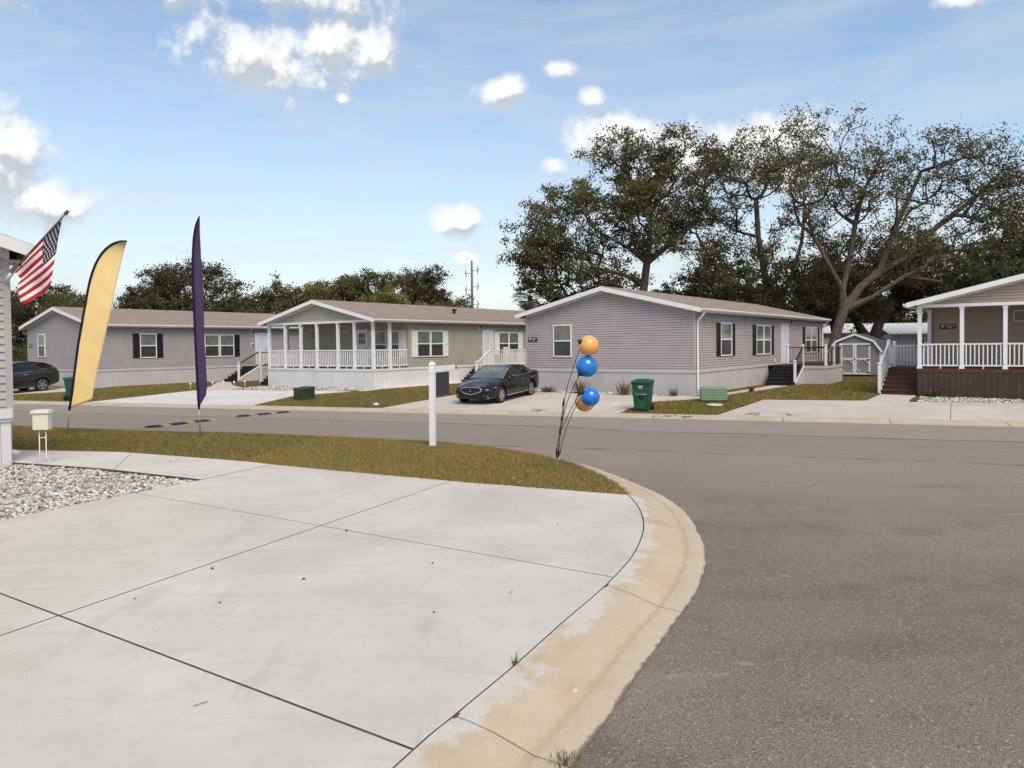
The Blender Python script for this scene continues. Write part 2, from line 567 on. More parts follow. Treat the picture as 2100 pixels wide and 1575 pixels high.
def leaf_mat(name, c1, c2, c3):
    mt, N, L, b = new_mat(name)
    g = N.new('ShaderNodeNewGeometry')
    v = g.outputs['Position']
    n = noise(N, L, v, 0.55, 3, .5)
    r = g.outputs['Random Per Island']
    f = mth(N, L, 'ADD', mth(N, L, 'MULTIPLY', n, .75), mth(N, L, 'MULTIPLY', r, .25))
    c = mixc(N, L, rng(N, L, f, .38, .64), c1, c2)
    c = mixc(N, L, rng(N, L, r, .86, .98, 0, .75), c, c3)
    L.new(c, b.inputs['Base Color'])
    b.inputs['Roughness'].default_value = 0.55
    b.inputs['Specular IOR Level'].default_value = 0.25
    tr = N.new('ShaderNodeBsdfTranslucent'); L.new(c, tr.inputs[0])
    mx = N.new('ShaderNodeMixShader'); mx.inputs[0].default_value = 0.4
    o = [q for q in N if q.type == 'OUTPUT_MATERIAL'][0]
    L.new(b.outputs[0], mx.inputs[1]); L.new(tr.outputs[0], mx.inputs[2]); L.new(mx.outputs[0], o.inputs[0])
    return mt


def shingle_mat():
    mt, N, L, b = new_mat('shingles')
    v = coord(N, L)
    br = N.new('ShaderNodeTexBrick')
    # run the courses up the slope: use the house's long axis and the height
    sp = N.new('ShaderNodeSeparateXYZ'); L.new(v, sp.inputs[0])
    cb = N.new('ShaderNodeCombineXYZ')
    L.new(sp.outputs[1], cb.inputs[0]); L.new(mth(N, L, 'MULTIPLY', sp.outputs[2], 4.2), cb.inputs[1])
    L.new(cb.outputs[0], br.inputs['Vector'])
    br.inputs['Scale'].default_value = 1.0
    br.inputs['Brick Width'].default_value = 0.32
    br.inputs['Row Height'].default_value = 0.145
    br.inputs['Mortar Size'].default_value = 0.006
    br.inputs['Color1'].default_value = (.235, .175, .145, 1)
    br.inputs['Color2'].default_value = (.315, .245, .205, 1)
    br.inputs['Mortar'].default_value = (.10, .075, .062, 1)
    br.inputs['Bias'].default_value = 0.0
    n = noise(N, L, v, 1.2, 6, .6)
    f = noise(N, L, v, 40, 3, .7)
    c = mixc(N, L, rng(N, L, n, .4, .7, 0, .45), br.outputs['Color'], (.20, .155, .13))
    c = mixc(N, L, rng(N, L, f, .45, .7, 0, .4), c, (.36, .29, .25))
    L.new(c, b.inputs['Base Color'])
    b.inputs['Roughness'].default_value = .95
    bump(N, L, b, br.outputs['Fac'], -.4, .01)
    return mt


def glass_mat(name, base, rough=.06):
    mt, N, L, b = new_mat(name)
    v = coord(N, L)
    n = noise(N, L, v, 2.5, 4)
    c = mixc(N, L, rng(N, L, n, .35, .65), tuple(x * .75 for x in base), base)
    L.new(c, b.inputs['Base Color'])
    b.inputs['Roughness'].default_value = rough
    b.inputs['Specular IOR Level'].default_value = .6
    return mt


def bark_mat(name, a, b_):
    mt, N, L, b = new_mat(name)
    v = world_pos(N, L, (1, 1, .35))
    n = noise(N, L, v, 9, 6, .7, .5)
    c = mixc(N, L, rng(N, L, n, .35, .65), a, b_)
    L.new(c, b.inputs['Base Color'])
    b.inputs['Roughness'].default_value = .95
    bump(N, L, b, n, .8, .05)
    return mt


def foil_mat(name, base, dark):
    mt, N, L, b = new_mat(name)
    v = coord(N, L)
    n = noise(N, L, v, 6, 3)
    c = mixc(N, L, rng(N, L, n, .3, .7), base, dark)
    L.new(c, b.inputs['Base Color'])
    b.inputs['Roughness'].default_value = .16
    b.inputs['Coat Weight'].default_value = .6
    b.inputs['Subsurface Weight'].default_value = 0.0
    return mt


def car_paint(name, base, metallic=.3):
    mt, N, L, b = new_mat(name)
    v = coord(N, L)
    n = noise(N, L, v, 1.5, 6, .7)
    c = mixc(N, L, rng(N, L, n, .4, .75, 0, .4), base, tuple(x * 1.5 + .004 for x in base))
    L.new(c, b.inputs['Base Color'])
    b.inputs['Roughness'].default_value = .10
    b.inputs['Metallic'].default_value = metallic
    b.inputs['Specular IOR Level'].default_value = .45
    return mt


M = {}
M['white'] = pm('white_vinyl', (.78, .78, .79), .45, .04, 2.0, 40, dirt=(.55, .53, .5), dirt_amt=.25)
M['trim'] = pm('cream_trim', (.70, .67, .63), .5, .05, 2.0, 40, dirt=(.5, .46, .42), dirt_amt=.25)
M['side_lav'] = pm('lavender_grey_siding', (.415, .362, .368), .6, .06, 1.2, 90, .15, dirt=(.36, .315, .32))
M['side_grey'] = pm('cool_grey_siding', (.37, .34, .345), .6, .06, 1.2, 90, .15, dirt=(.34, .32, .325))
M['side_tan'] = pm('sage_tan_siding', (.40, .37, .295), .6, .06, 1.2, 90, .15, dirt=(.37, .33, .26))
M['side_brn'] = pm('brown_siding', (.42, .34, .255), .6, .06, 1.2, 90, .15, dirt=(.34, .27, .2))
M['side_near'] = pm('pale_grey_siding', (.46, .435, .41), .6, .05, 1.2, 120, .2, dirt=(.44, .41, .38))
M['near_trim'] = pm('grey_corner_trim', (.44, .425, .415), .6, .05, 1.2, 120, .1)
M['skirt_white'] = pm('white_skirting', (.70, .69, .70), .55, .05, 1.0, 60, dirt=(.46, .45, .44))
M['skirt_grey'] = pm('grey_skirting', (.50, .48, .485), .6, .06, 1.0, 60, dirt=(.31, .3, .3))
M['skirt_brn'] = pm('dark_brown_boards', (.060, .040, .031), .7, .2, 2.5, 50, .2, dirt=(.05, .032, .028))
M['shingle'] = shingle_mat()
M['shut_black'] = pm('black_shutter', (.012, .012, .014), .5, .2, 4, 60)
M['shut_white'] = pm('white_shutter', (.74, .73, .72), .5, .05, 3, 40)
M['door'] = pm('pale_door', (.60, .64, .68), .4, .04, 2, 40)
M['glass_up'] = glass_mat('blind_behind_glass', (.17, .20, .17))
M['glass_lo'] = glass_mat('screened_glass', (.055, .05, .048), .25)
M['glass_dk'] = glass_mat('dark_glass', (.015, .016, .016))
M['red_step'] = pm('red_brown_boards', (.095, .034, .023), .6, .15, 3, 60, .15, dirt=(.09, .03, .02))
M['dark_step'] = pm('charcoal_step_boards', (.022, .019, .019), .7, .2, 3, 60, .15)
M['black_metal'] = pm('black_metal', (.014, .013, .016), .45, .2, 3, 60)
M['black_plastic'] = pm('black_plastic', (.016, .016, .016), .55, .2, 3, 60)
M['plate'] = pm('plate_black', (.012, .012, .014), .4, .1, 4, 60)
M['print'] = pm('plate_print', (.6, .6, .6), .5, .1, 4, 60)
M['concrete'] = concrete_mat('driveway_concrete', (.50, .47, .433), (.60, .57, .53), ang=R(-32))
M['conc_far'] = concrete_mat('old_driveway_concrete', (.47, .43, .385), (.58, .54, .49), tan=(.5, .43, .34), tan_amt=.35, ang=R(-20))
M['conc_far2'] = concrete_mat('white_driveway_concrete', (.56, .545, .52), (.66, .645, .62), ang=R(-20))
M['walk'] = concrete_mat('walkway_concrete', (.55, .525, .49), (.63, .61, .58), tan=(.5, .43, .33), tan_amt=.3, ang=R(60))
M['kerb'] = kerb_mat('stained_kerb_concrete')
M['kerb_far'] = kerb_mat('tan_kerb_concrete', False)
M['joint'] = pm('dark_joint_soil', (.075, .062, .05), .95, .3, 6, 80)
M['asphalt'] = asphalt_mat()
M['lawn'] = lawn_mat('lawn_soil')
M['lawn_far'] = lawn_mat('lawn_far_soil', (.17, .105, .032), (.10, .098, .024), .5)
M['blade'] = blade_mat('grass_blades', ((.275, .185, .065), (.19, .195, .055), (.44, .37, .17)), .5)
M['blade_far'] = blade_mat('grass_blades_far', ((.25, .172, .06), (.145, .16, .042), (.32, .25, .105)), .5)
M['weed'] = blade_mat('weed_blades', ((.10, .11, .025), (.05, .07, .018), (.22, .17, .06)), .5)
M['weed_dry'] = blade_mat('dry_weed_blades', ((.17, .13, .06), (.11, .10, .04), (.26, .20, .10)), .5)
M['green_box'] = pm('dark_green_steel', (.028, .045, .022), .55, .2, 4, 50, dirt=(.05, .05, .025))
M['green_pale'] = pm('pale_green_steel', (.15, .235, .15), .5, .12, 4, 50, dirt=(.12, .2, .11))
M['bin'] = pm('green_bin_plastic', (.012, .075, .048), .45, .12, 4, 60, .05, dirt=(.02, .06, .04))
M['bin_lid'] = pm('green_lid_plastic', (.014, .085, .056), .4, .1, 4, 60, .05)
M['tyre'] = pm('tyre_rubber', (.012, .012, .012), .8, .2, 6, 60)
M['rim'] = pm('alloy_rim', (.55, .55, .56), .28, .05, 4, 60, metallic=.85)
M['chrome'] = pm('bright_chrome', (.75, .75, .76), .15, .03, 4, 60, metallic=1.0)
M['paint_black'] = car_paint('black_car_paint', (.007, .006, .006), 0.0)
M['paint_grey'] = car_paint('graphite_car_paint', (.030, .027, .025), .15)
M['car_glass'] = glass_mat('car_glass', (.010, .012, .012), .03)
M['screen_glass'] = glass_mat('windscreen_glass', (.11, .14, .13), .03)
M['lamp_lens'] = glass_mat('headlamp_lens', (.30, .31, .33), .06)
M['yellow'] = pm('yellow_flag_cloth', (.88, .67, .31), .75, .03, 1.5, 200, .05, spec=.1)
M['purple'] = pm('purple_flag_cloth', (.125, .082, .165), .75, .05, 1.5, 200, .05, spec=.1)
M['navy'] = pm('navy_hem', (.022, .014, .045), .7, .1, 2, 100, spec=.1)
M['flag_red'] = pm('flag_red', (.36, .022, .045), .75, .06, 3, 150, .05, spec=.1)
M['flag_white'] = pm('flag_white', (.70, .66, .63), .75, .04, 3, 150, .05, spec=.1)
M['flag_blue'] = pm('flag_blue', (.022, .026, .055), .75, .08, 3, 150, .05, spec=.1)
M['steel'] = pm('grey_steel', (.32, .30, .29), .4, .1, 6, 60, metallic=.6)
M['rod'] = pm('brown_fibre_rod', (.17, .13, .10), .5, .1, 6, 60)
M['orange_foil'] = foil_mat('orange_balloon', (.85, .43, .13), (.76, .34, .08))
M['blue_foil'] = foil_mat('blue_balloon', (.008, .20, .68), (.006, .14, .55))
M['sign_dark'] = pm('charcoal_sign', (.040, .036, .050), .6, .06, 3, 80)
M['box_cream'] = pm('cream_plastic', (.66, .64, .53), .5, .05, 3, 60)
M['stone'] = pm('grey_pebble', (.09, .08, .08), .8, .4, 20, 120, .3)
M['stone_pale'] = pm('pale_pebble', (.6, .57, .54), .8, .2, 20, 120, .3)
M['metal_roof'] = pm('white_metal_roof', (.62, .62, .63), .4, .05, 1, 40, metallic=.1)
M['far_wall'] = pm('pale_far_wall', (.48, .49, .52), .6, .05, 1, 40)
M['shed_grey'] = pm('shed_grey_board', (.235, .24, .25), .7, .06, 2, 60, .1)
M['shed_roof'] = pm('charcoal_shingle', (.065, .066, .066), .9, .25, 4, 50, .3)
M['pole'] = pm('rusty_steel_pole', (.14, .11, .11), .7, .12, 2, 40)
M['rubber'] = pm('black_rubber', (.022, .02, .018), .8, .25, 4, 60, .2)
M['yellow_paint'] = pm('faded_yellow_paint', (.30, .25, .17), .7, .2, 5, 60)
M['bark'] = bark_mat('oak_bark', (.042, .033, .026), (.125, .10, .08))
M['bark_dark'] = bark_mat('dark_bark', (.028, .022, .017), (.062, .049, .038))
M['palm_bark'] = bark_mat('palm_bark', (.06, .05, .035), (.11, .09, .07))
M['leaf_oak'] = leaf_mat('oak_leaves', (.082, .074, .033), (.18, .178, .060), (.24, .165, .08))
M['leaf_dark'] = leaf_mat('dark_oak_leaves', (.068, .060, .030), (.125, .115, .046), (.18, .13, .065))
M['leaf_mid'] = leaf_mat('mid_leaves', (.11, .11, .04), (.19, .19, .06), (.26, .20, .08))
M['leaf_green'] = leaf_mat('green_leaves', (.055, .085, .036), (.105, .15, .058), (.16, .16, .07))
M['leaf_yel'] = leaf_mat('yellow_green_leaves', (.15, .145, .04), (.27, .245, .068), (.32, .24, .09))
M['leaf_palm'] = leaf_mat('palm_leaves', (.085, .09, .04), (.15, .155, .07), (.22, .18, .09))
M['pink'] = pm('faded_pink_board', (.46, .30, .34), .7, .1, 4, 60)
M['wood'] = pm('weathered_wood', (.22, .15, .10), .7, .2, 4, 60)
M['drip'] = pm('paper_debris', (.62, .6, .58), .7, .1, 8, 60)


def gravel_mat():
    mt, N, L, b = new_mat('river_gravel')
    g = N.new('ShaderNodeNewGeometry')
    r = g.outputs['Random Per Island']
    rp = N.new('ShaderNodeValToRGB')
    L.new(r, rp.inputs[0])
    e = rp.color_ramp.elements
    rp.color_ramp.interpolation = 'CONSTANT'
    e[0].color = (.56, .54, .515, 1); e[0].position = 0
    e[1].color = (.38, .36, .35, 1); e[1].position = .30
    for p, c in ((.50, (.24, .215, .20, 1)), (.64, (.44, .38, .33, 1)), (.76, (.68, .67, .66, 1)), (.9, (.14, .105, .09, 1))):
        q = e.new(p); q.color = c
    n = noise(N, L, g.outputs['Position'], 60, 4, .7)
    c = mixc(N, L, rng(N, L, n, .45, .7, 0, .35), rp.outputs[0], (.25, .23, .21))
    L.new(c, b.inputs['Base Color'])
    b.inputs['Roughness'].default_value = .8
    bump(N, L, b, n, .5, .004)
    return mt


M['gravel'] = gravel_mat()

# ------------------------------------------------------------------ terrain


def vof(x, y): return x * NX + y * NY


def lot_z(x, y):
    v = vof(x, y)
    z = -.75 * min(1, max(0, (v - 8.5) / 16.8))
    return z + .3 * min(1, max(0, (v - 25.9) / 7))


def road_z(v): return -.07 - .76 * min(1, max(0, (v - 8.5) / 16.5))


def at_v(v, a, z):       # street frame: v across, a along (to the right)
    return (v * NX + a * NY, v * NY - a * NX, z)


mb = MB()
rows = [-40, -10, 2, 8.5, 11, 14, 17, 20, 22.5, 25.02]
cols_ = [-140, -60, -40, -25, -15, -5, 0, 5, 10, 15, 25, 40, 90]
for v in rows:
    for a in cols_: mb.v.append(at_v(v, a, road_z(v)))
nc = len(cols_)
for i in range(len(rows) - 1):
    for j in range(nc - 1):
        mb.f.append((i * nc + j, i * nc + j + 1, (i + 1) * nc + j + 1, (i + 1) * nc + j))
tag(mb.build('road', M['asphalt']), 'weathered grey asphalt street with dark seams', kind='structure')

# far side lots reach the horizon
mb = MB()
rows = [25.5, 25.9, 32.9, 60, 140, 500, 2500]
cols_ = [-3000, -400, -100, -50, -25, -10, 0, 10, 25, 50, 100, 400, 3000]
for v in rows:
    for a in cols_:
        zz = -.75 + .3 * min(1, max(0, (v - 25.9) / 7)) - .02
        mb.v.append(at_v(v, a, zz))
nc = len(cols_)
for i in range(len(rows) - 1):
    for j in range(nc - 1):
        mb.f.append((i * nc + j, i * nc + j + 1, (i + 1) * nc + j + 1, (i + 1) * nc + j))
tag(mb.build('ground', M['lawn_far']), 'brownish green lawn across the street', kind='structure')
# ground under everything beside and behind the camera
mb = MB()
mb.add([(-400, -400, -.95), (400, -400, -.95), (400, 40, -.95), (-400, 40, -.95)], [(0, 1, 2, 3)])
tag(mb.build('subsoil', M['lawn_far']), kind='structure')

# far kerb: rounded concrete lengths with open joints
fk = empty('kerb', (0, 0, 0)); tag(fk, 'tan concrete kerb along the far side of the street', kind='structure')
prof = [(24.98, -.90), (24.98, -.822), (25.22, -.80), (25.36, -.755), (25.48, -.728), (25.60, -.722), (25.60, -.90)]
a = -46.0
mb = MB()
n = len(prof)
seg = 3.05
mb.add([(p[0] * NX + s * NY, p[0] * NY - s * NX, p[1]) for s in (0, seg - .018) for p in prof],
       [(i, (i + 1) % n, n + (i + 1) % n, n + i) for i in range(n)] + [tuple(range(n - 1, -1, -1)), tuple(range(n, 2 * n))])
kme = mb.mesh('kerb_length', M['kerb_far'])
while a < 40:
    link('kerb_length', kme, fk, (a * NY, -a * NX, 0))
    a += seg

# ------------------------------------------------------------------ near kerb, driveway, walkway
segs = [([(-2.6, -1.8), (-1.2, 1.3), (-.47, 2.94), (-.27, 3.34)], [(-1.95, -2.1), (-.6, 1.1), (.0, 2.5), (.22, 3.02)]),
        ([(-.27, 3.34), (0, 3.86), (.3, 4.48), (.63, 5.14)], [(.22, 3.02), (.42, 3.42), (.72, 4.06), (1.07, 4.78)]),
        ([(.63, 5.14), (.93, 5.86), (1.14, 6.6), (1.23, 7.14)], [(1.07, 4.78), (1.28, 5.24), (1.53, 5.98), (1.68, 6.84)]),
        ([(1.23, 7.14), (1.27, 7.66), (1.26, 8.24), (1.21, 9.08)], [(1.68, 6.84), (1.74, 7.6), (1.70, 8.34), (1.58, 9.2)]),
        ([(1.21, 9.08), (1.14, 9.7), (.85, 11.18), (.26, 12.54)], [(1.58, 9.2), (1.38, 10.3), (1.05, 11.6), (.45, 12.9)]),
        ([(.26, 12.54), (-.54, 13.72), (-1.57, 14.68), (-5.39, 16.5)], [(.45, 12.9), (-.36, 14.1), (-1.42, 15.1), (-5.25, 16.95)]),
        ([(-5.39, 16.5), (-7.09, 17.0), (-9.6, 17.75), (-12.6, 19.0)], [(-5.25, 16.95), (-6.95, 17.45), (-9.45, 18.2), (-12.45, 19.45)]),
        ([(-12.6, 19.0), (-16, 20.4), (-20, 22), (-26, 24.3)], [(-12.45, 19.45), (-15.9, 20.85), (-19.9, 22.45), (-25.8, 24.75)])]


def spline(pts, nseg=6):
    P = [Vector((p[0], p[1], 0)) for p in pts]
    P = [P[0] * 2 - P[1]] + P + [P[-1] * 2 - P[-2]]
    out = []
    for i in range(1, len(P) - 2):
        for k in range(nseg):
            t = k / nseg
            out.append(.5 * ((2 * P[i]) + (-P[i - 1] + P[i + 1]) * t + (2 * P[i - 1] - 5 * P[i] + 4 * P[i + 1] - P[i + 2]) * t * t + (-P[i - 1] + 3 * P[i] - 3 * P[i + 1] + P[i + 2]) * t ** 3))
    out.append(P[-2])
    return [(p.x, p.y) for p in out]


# one smooth curve for the whole kerb, cut at the joints
inn = spline(sum([s[0][:-1] for s in segs], []) + [segs[-1][0][-1]])
outn = spline(sum([s[1][:-1] for s in segs], []) + [segs[-1][1][-1]])
nk = empty('kerb'); tag(nk, 'tan stained roll kerb curving round the near driveway corner', kind='structure')
step = 18
PR = [(0, .0), (.12, .004), (.35, .004), (.6, -.012), (.70, -.018), (.85, -.008), (1, .0)]


def kpt(i, t, dz):
    (x0, y0), (x1, y1) = inn[i], outn[i]
    x, y = x0 + (x1 - x0) * t, y0 + (y1 - y0) * t
    return (x, y, lot_z(x, y) + dz + (road_z(vof(x, y)) + .010 - lot_z(x, y)) * t)


for si in range(len(segs)):
    mb = MB(); acr = []
    i0, i1 = si * step, (si + 1) * step
    ids = list(range(i0, i1 + 1))
    m_ = len(PR)
    for k, i in enumerate(ids):
        for t, dz in PR:
            p = Vector(kpt(i, t, dz))
            if k == 0 or k == len(ids) - 1:        # open joint
                j = ids[1] if k == 0 else ids[-2]
                d = (Vector(kpt(j, t, dz)) - p).normalized()
                p += d * .006 + Vector((0, 0, -.004))
            mb.v.append(tuple(p)); acr.append(t)
        for t, dz in (PR[-1], PR[0]):
            p = Vector(kpt(i, t, dz)); mb.v.append((p.x, p.y, p.z - .16)); acr.append(t)
    w = m_ + 2
    for k in range(len(ids) - 1):
        for j in range(w):
            j2 = (j + 1) % w
            mb.f.append((k * w + j, k * w + j2, (k + 1) * w + j2, (k + 1) * w + j))
    mb.f.append(tuple(range(w))); mb.f.append(tuple((len(ids) - 1) * w + j for j in range(w - 1, -1, -1)))
    o = mb.build('kerb_length', M['kerb'], nk)
    at = o.data.attributes.new('across', 'FLOAT', 'POINT')
    at.data.foreach_set('value', acr)


def clip(poly, a, b, c):           # keep a*x+b*y>=c
    out = []
    for i in range(len(poly)):
        p, q = poly[i], poly[(i + 1) % len(poly)]
        dp, dq = a * p[0] + b * p[1] - c, a * q[0] + b * q[1] - c
        if dp >= 0: out.append(p)
        if dp * dq < 0:
            t = dp / (dp - dq)
            out.append((p[0] + (q[0] - p[0]) * t, p[1] + (q[1] - p[1]) * t))
    return out


def slab(name, poly, zf, thick, mat, parent, bev=.012):
    """slab with slightly rounded arrises"""
    n = len(poly)
    area = sum(poly[i][0] * poly[(i + 1) % n][1] - poly[(i + 1) % n][0] * poly[i][1] for i in range(n))
    if area < 0: poly = poly[::-1]
    P = [Vector((p[0], p[1])) for p in poly]
    ins = []
    for i in range(n):
        d0 = (P[i] - P[i - 1]); d1 = (P[(i + 1) % n] - P[i])
        if d0.length < 1e-6 or d1.length < 1e-6:
            ins.append(P[i]); continue
        n0 = Vector((-d0.y, d0.x)).normalized(); n1 = Vector((-d1.y, d1.x)).normalized()
        bis = (n0 + n1)
        bis = bis.normalized() if bis.length > 1e-5 else n0
        k = bev / max(.35, bis.dot(n0))
        ins.append(P[i] + bis * k)
    mb = MB()
    vs = [(p.x, p.y, zf(p.x, p.y) - thick) for p in P] + [(p.x, p.y, zf(p.x, p.y) - bev * .7) for p in P] + [(p.x, p.y, zf(p.x, p.y)) for p in ins]
    fs = [(i, (i + 1) % n, n + (i + 1) % n, n + i) for i in range(n)] + [(n + i, n + (i + 1) % n, 2 * n + (i + 1) % n, 2 * n + i) for i in range(n)] + [tuple(range(2 * n, 3 * n))]
    mb.add(vs, fs)
    return mb.build(name, mat, parent)


kin = [p for p in inn]
# driveway outline: kerb side, lawn side, gravel side, back
i_top = min(range(len(kin)), key=lambda i: (kin[i][0] - 1.26) ** 2 + (kin[i][1] - 8.24) ** 2)
lawn_edge = [(1.245, 8.24), (-.55, 9.1), (-2.29, 10.04), (-3.42, 10.68)]
drive = [(x - .012, y + .004) for x, y in kin[:i_top + 1]] + lawn_edge + [(-3.93, 9.50), (-5.02, 7.34), (-7.5, 2.4), (-9.6, -1.8)]
dw = empty('driveway'); tag(dw, 'pale concrete driveway of large slabs in the foreground', kind='structure')
g = .008
J1 = ((-3.51, 5.12), (-.42, 3.06)); J2 = ((-4.31, 8.64), (.72, 5.31)); JC = ((-2.85, 4.66), (-.79, 9.16))


def hp(seg_):
    (x0, y0), (x1, y1) = seg_
    nx, ny = -(y1 - y0), (x1 - x0)
    l = math.hypot(nx, ny); nx /= l; ny /= l
    return nx, ny, nx * x0 + ny * y0


h1, h2, hc = hp(J1), hp(J2), hp(JC)
zf0 = lambda x, y: 0.0
for upper in (0, 1, 2):
    for side in (0, 1):
        p = drive
        if upper == 2: p = clip(p, h2[0], h2[1], h2[2] + g)
        elif upper == 1:
            p = clip(p, -h2[0], -h2[1], -h2[2] + g); p = clip(p, h1[0], h1[1], h1[2] + g)
        else: p = clip(p, -h1[0], -h1[1], -h1[2] + g)
        p = clip(p, hc[0], hc[1], hc[2] + .010) if side else clip(p, -hc[0], -hc[1], -hc[2] + .010)
        if len(p) > 2: slab('slab', p, zf0, .12, M['concrete'], dw, .004)
mb = MB().prism([(x + .008, y - .003) for x, y in kin[:i_top + 1]] + drive[i_top + 1:], -.2, -.003)
mb.build('joint_bed', M['joint'], dw)

wk = empty('walkway'); tag(wk, 'pale concrete walkway beside the gravel bed', kind='structure')
walk_poly = [(-3.44, 10.69), (-3.93, 11.0), (-5.2, 11.62), (-6.31, 12.14), (-8.32, 12.56), (-12, 13.4), (-16, 14.3), (-16, 13.0), (-11, 12.0), (-7.42, 11.18), (-5.72, 10.5), (-3.95, 9.53)]
wl = [(-5.5, 'x'), (-7.9, 'x')]
pr = walk_poly
cuts = [-16.5, -10.6, -8.3, -5.9, -3.0]
for i in range(len(cuts) - 1):
    p = clip(clip(pr, 1, .35, cuts[i] + .35 * 11.5 + .004), -1, -.35, -(cuts[i + 1] + .35 * 11.5) + .004)
    if len(p) > 2: slab('slab', p, lambda x, y: .002, .1, M['walk'], wk, .004)
mb = MB().prism([(x, y) for x, y in walk_poly], -.2, -.002)
mb.build('joint_bed', M['joint'], wk)

# near lawn (island between walkway and street)
lawn_in = [p for i, p in enumerate(inn) if i >= i_top]
lawn_poly = [(1.235, 8.25)] + [(x, y - .01) for x, y in lawn_in[1:]] + [(-26, 17.5), (-16, 14.32), (-12, 13.42), (-8.32, 12.58), (-6.31, 12.16), (-5.2, 11.64), (-3.93, 11.02), (-2.29, 10.06), (-.55, 9.12)]


def lawn_h(x, y): return lot_z(x, y) - .006


mb = MB().prism(lawn_poly, -.9, lawn_h)
tag(mb.build('lawn', M['lawn']), 'strip of brown and green lawn between walkway and street', kind='structure')
# yard round the near house
mb = MB().prism([(-3.96, 9.49), (-5.72, 10.48), (-7.42, 11.16), (-11, 11.98), (-16, 12.98), (-26, 14), (-26, -4), (-9.62, -1.82), (-7.5, 2.38), (-5.02, 7.32)], -.9, -.045)
tag(mb.build('gravel_bed_soil', M['joint']), 'soil under the near gravel bed', kind='structure')


# ------------------------------------------------------------------ grass, gravel, weeds
nr = np.random.default_rng(5)


def pts_in(poly, n, rg=nr):
    P = np.array(poly)
    lo, hi = P.min(0), P.max(0)
    out = np.zeros((0, 2))
    while len(out) < n:
        q = rg.random((n * 2, 2)) * (hi - lo) + lo
        ins = np.zeros(len(q), bool)
        j = len(P) - 1
        for i in range(len(P)):
            xi, yi, xj, yj = P[i][0], P[i][1], P[j][0], P[j][1]
            cnd = ((yi > q[:, 1]) != (yj > q[:, 1])) & (q[:, 0] < (xj - xi) * (q[:, 1] - yi) / (yj - yi + 1e-12) + xi)
            ins ^= cnd
            j = i
        out = np.vstack([out, q[ins]])
    return out[:n]


def lot_z_np(p):
    v = p[:, 0] * NX + p[:, 1] * NY
    return -.75 * np.clip((v - 8.5) / 16.8, 0, 1) + .3 * np.clip((v - 25.9) / 7, 0, 1)


def blades(name, p, z, h0, h1, w, mat, lean=.7, rg=nr):
    n = len(p)
    h = rg.uniform(h0, h1, n); a = rg.uniform(0, 2 * np.pi, n); b = rg.uniform(0, 2 * np.pi, n)
    ln = rg.uniform(.1, lean, n) * h
    base = np.column_stack([p, z])
    dx = np.column_stack([np.cos(a), np.sin(a), np.zeros(n)]) * (w * rg.uniform(.6, 1.3, n))[:, None]
    tip = base + np.column_stack([np.cos(b) * ln, np.sin(b) * ln, h])
    V = np.stack([base - dx, base + dx, tip], 1).reshape(-1, 3)
    F = np.arange(3 * n).reshape(n, 3)
    return fast_mesh(name, V, F, mat)


vis = [(1.235, 8.25)] + [(x, y) for x, y in lawn_in[1:95] if x > -14.5] + [(-14.5, 14.0), (-12, 13.42), (-8.32, 12.58), (-6.31, 12.16), (-5.2, 11.64), (-3.93, 11.02), (-2.29, 10.06), (-.55, 9.12)]
near_part = [q for q in [(1.25, 8.23), (1.2, 9.1), (1.14, 9.7), (.85, 11.18), (.26, 12.54), (-.54, 13.7), (-1.57, 14.66), (-4, 15.85), (-4, 11.05), (-2.29, 10.05), (-.55, 9.11)]]
p1 = pts_in(near_part, 95000)
p2 = pts_in(vis, 75000)
edge_pts = [(1.24, 8.25), (-.55, 9.11), (-2.29, 10.05), (-3.93, 11.01), (-5.2, 11.63), (-6.31, 12.15), (-8.32, 12.57), (-12, 13.41)]
kerb_pts = [(1.25, 8.25), (1.2, 9.1), (1.12, 9.7), (.85, 11.15), (.26, 12.5), (-.54, 13.7), (-1.57, 14.66), (-5.39, 16.48), (-7.1, 16.98)]
pe = []
for line in (edge_pts, kerb_pts):
    for i in range(len(line) - 1):
        (xa, ya), (xb, yb) = line[i], line[i + 1]
        k = int(420 * math.hypot(xb - xa, yb - ya))
        t = nr.random(k)
        rag = .012 + .03 * np.abs(np.sin(t * 9 + i * 2.1) * np.sin(t * 23 + i))
        pe.append(np.column_stack([xa + (xb - xa) * t + nr.normal(0, 1, k) * rag, ya + (yb - ya) * t + nr.normal(0, 1, k) * rag]))
pp = np.vstack([p1, p2] + pe)
o = link('lawn_grass', blades('lawn_grass', pp, lot_z_np(pp) - .008, .018, .05, .0035, M['blade'], 1.4))
tag(o, 'short brown and green grass of the near lawn strip', 'grass', kind='stuff')

# far lawns: blades only where no concrete lies
FAR_LAWN = []


def far_grass(poly, n, h0=.03, h1=.08):
    p = pts_in(poly, n)
    FAR_LAWN.append((p, h0, h1))


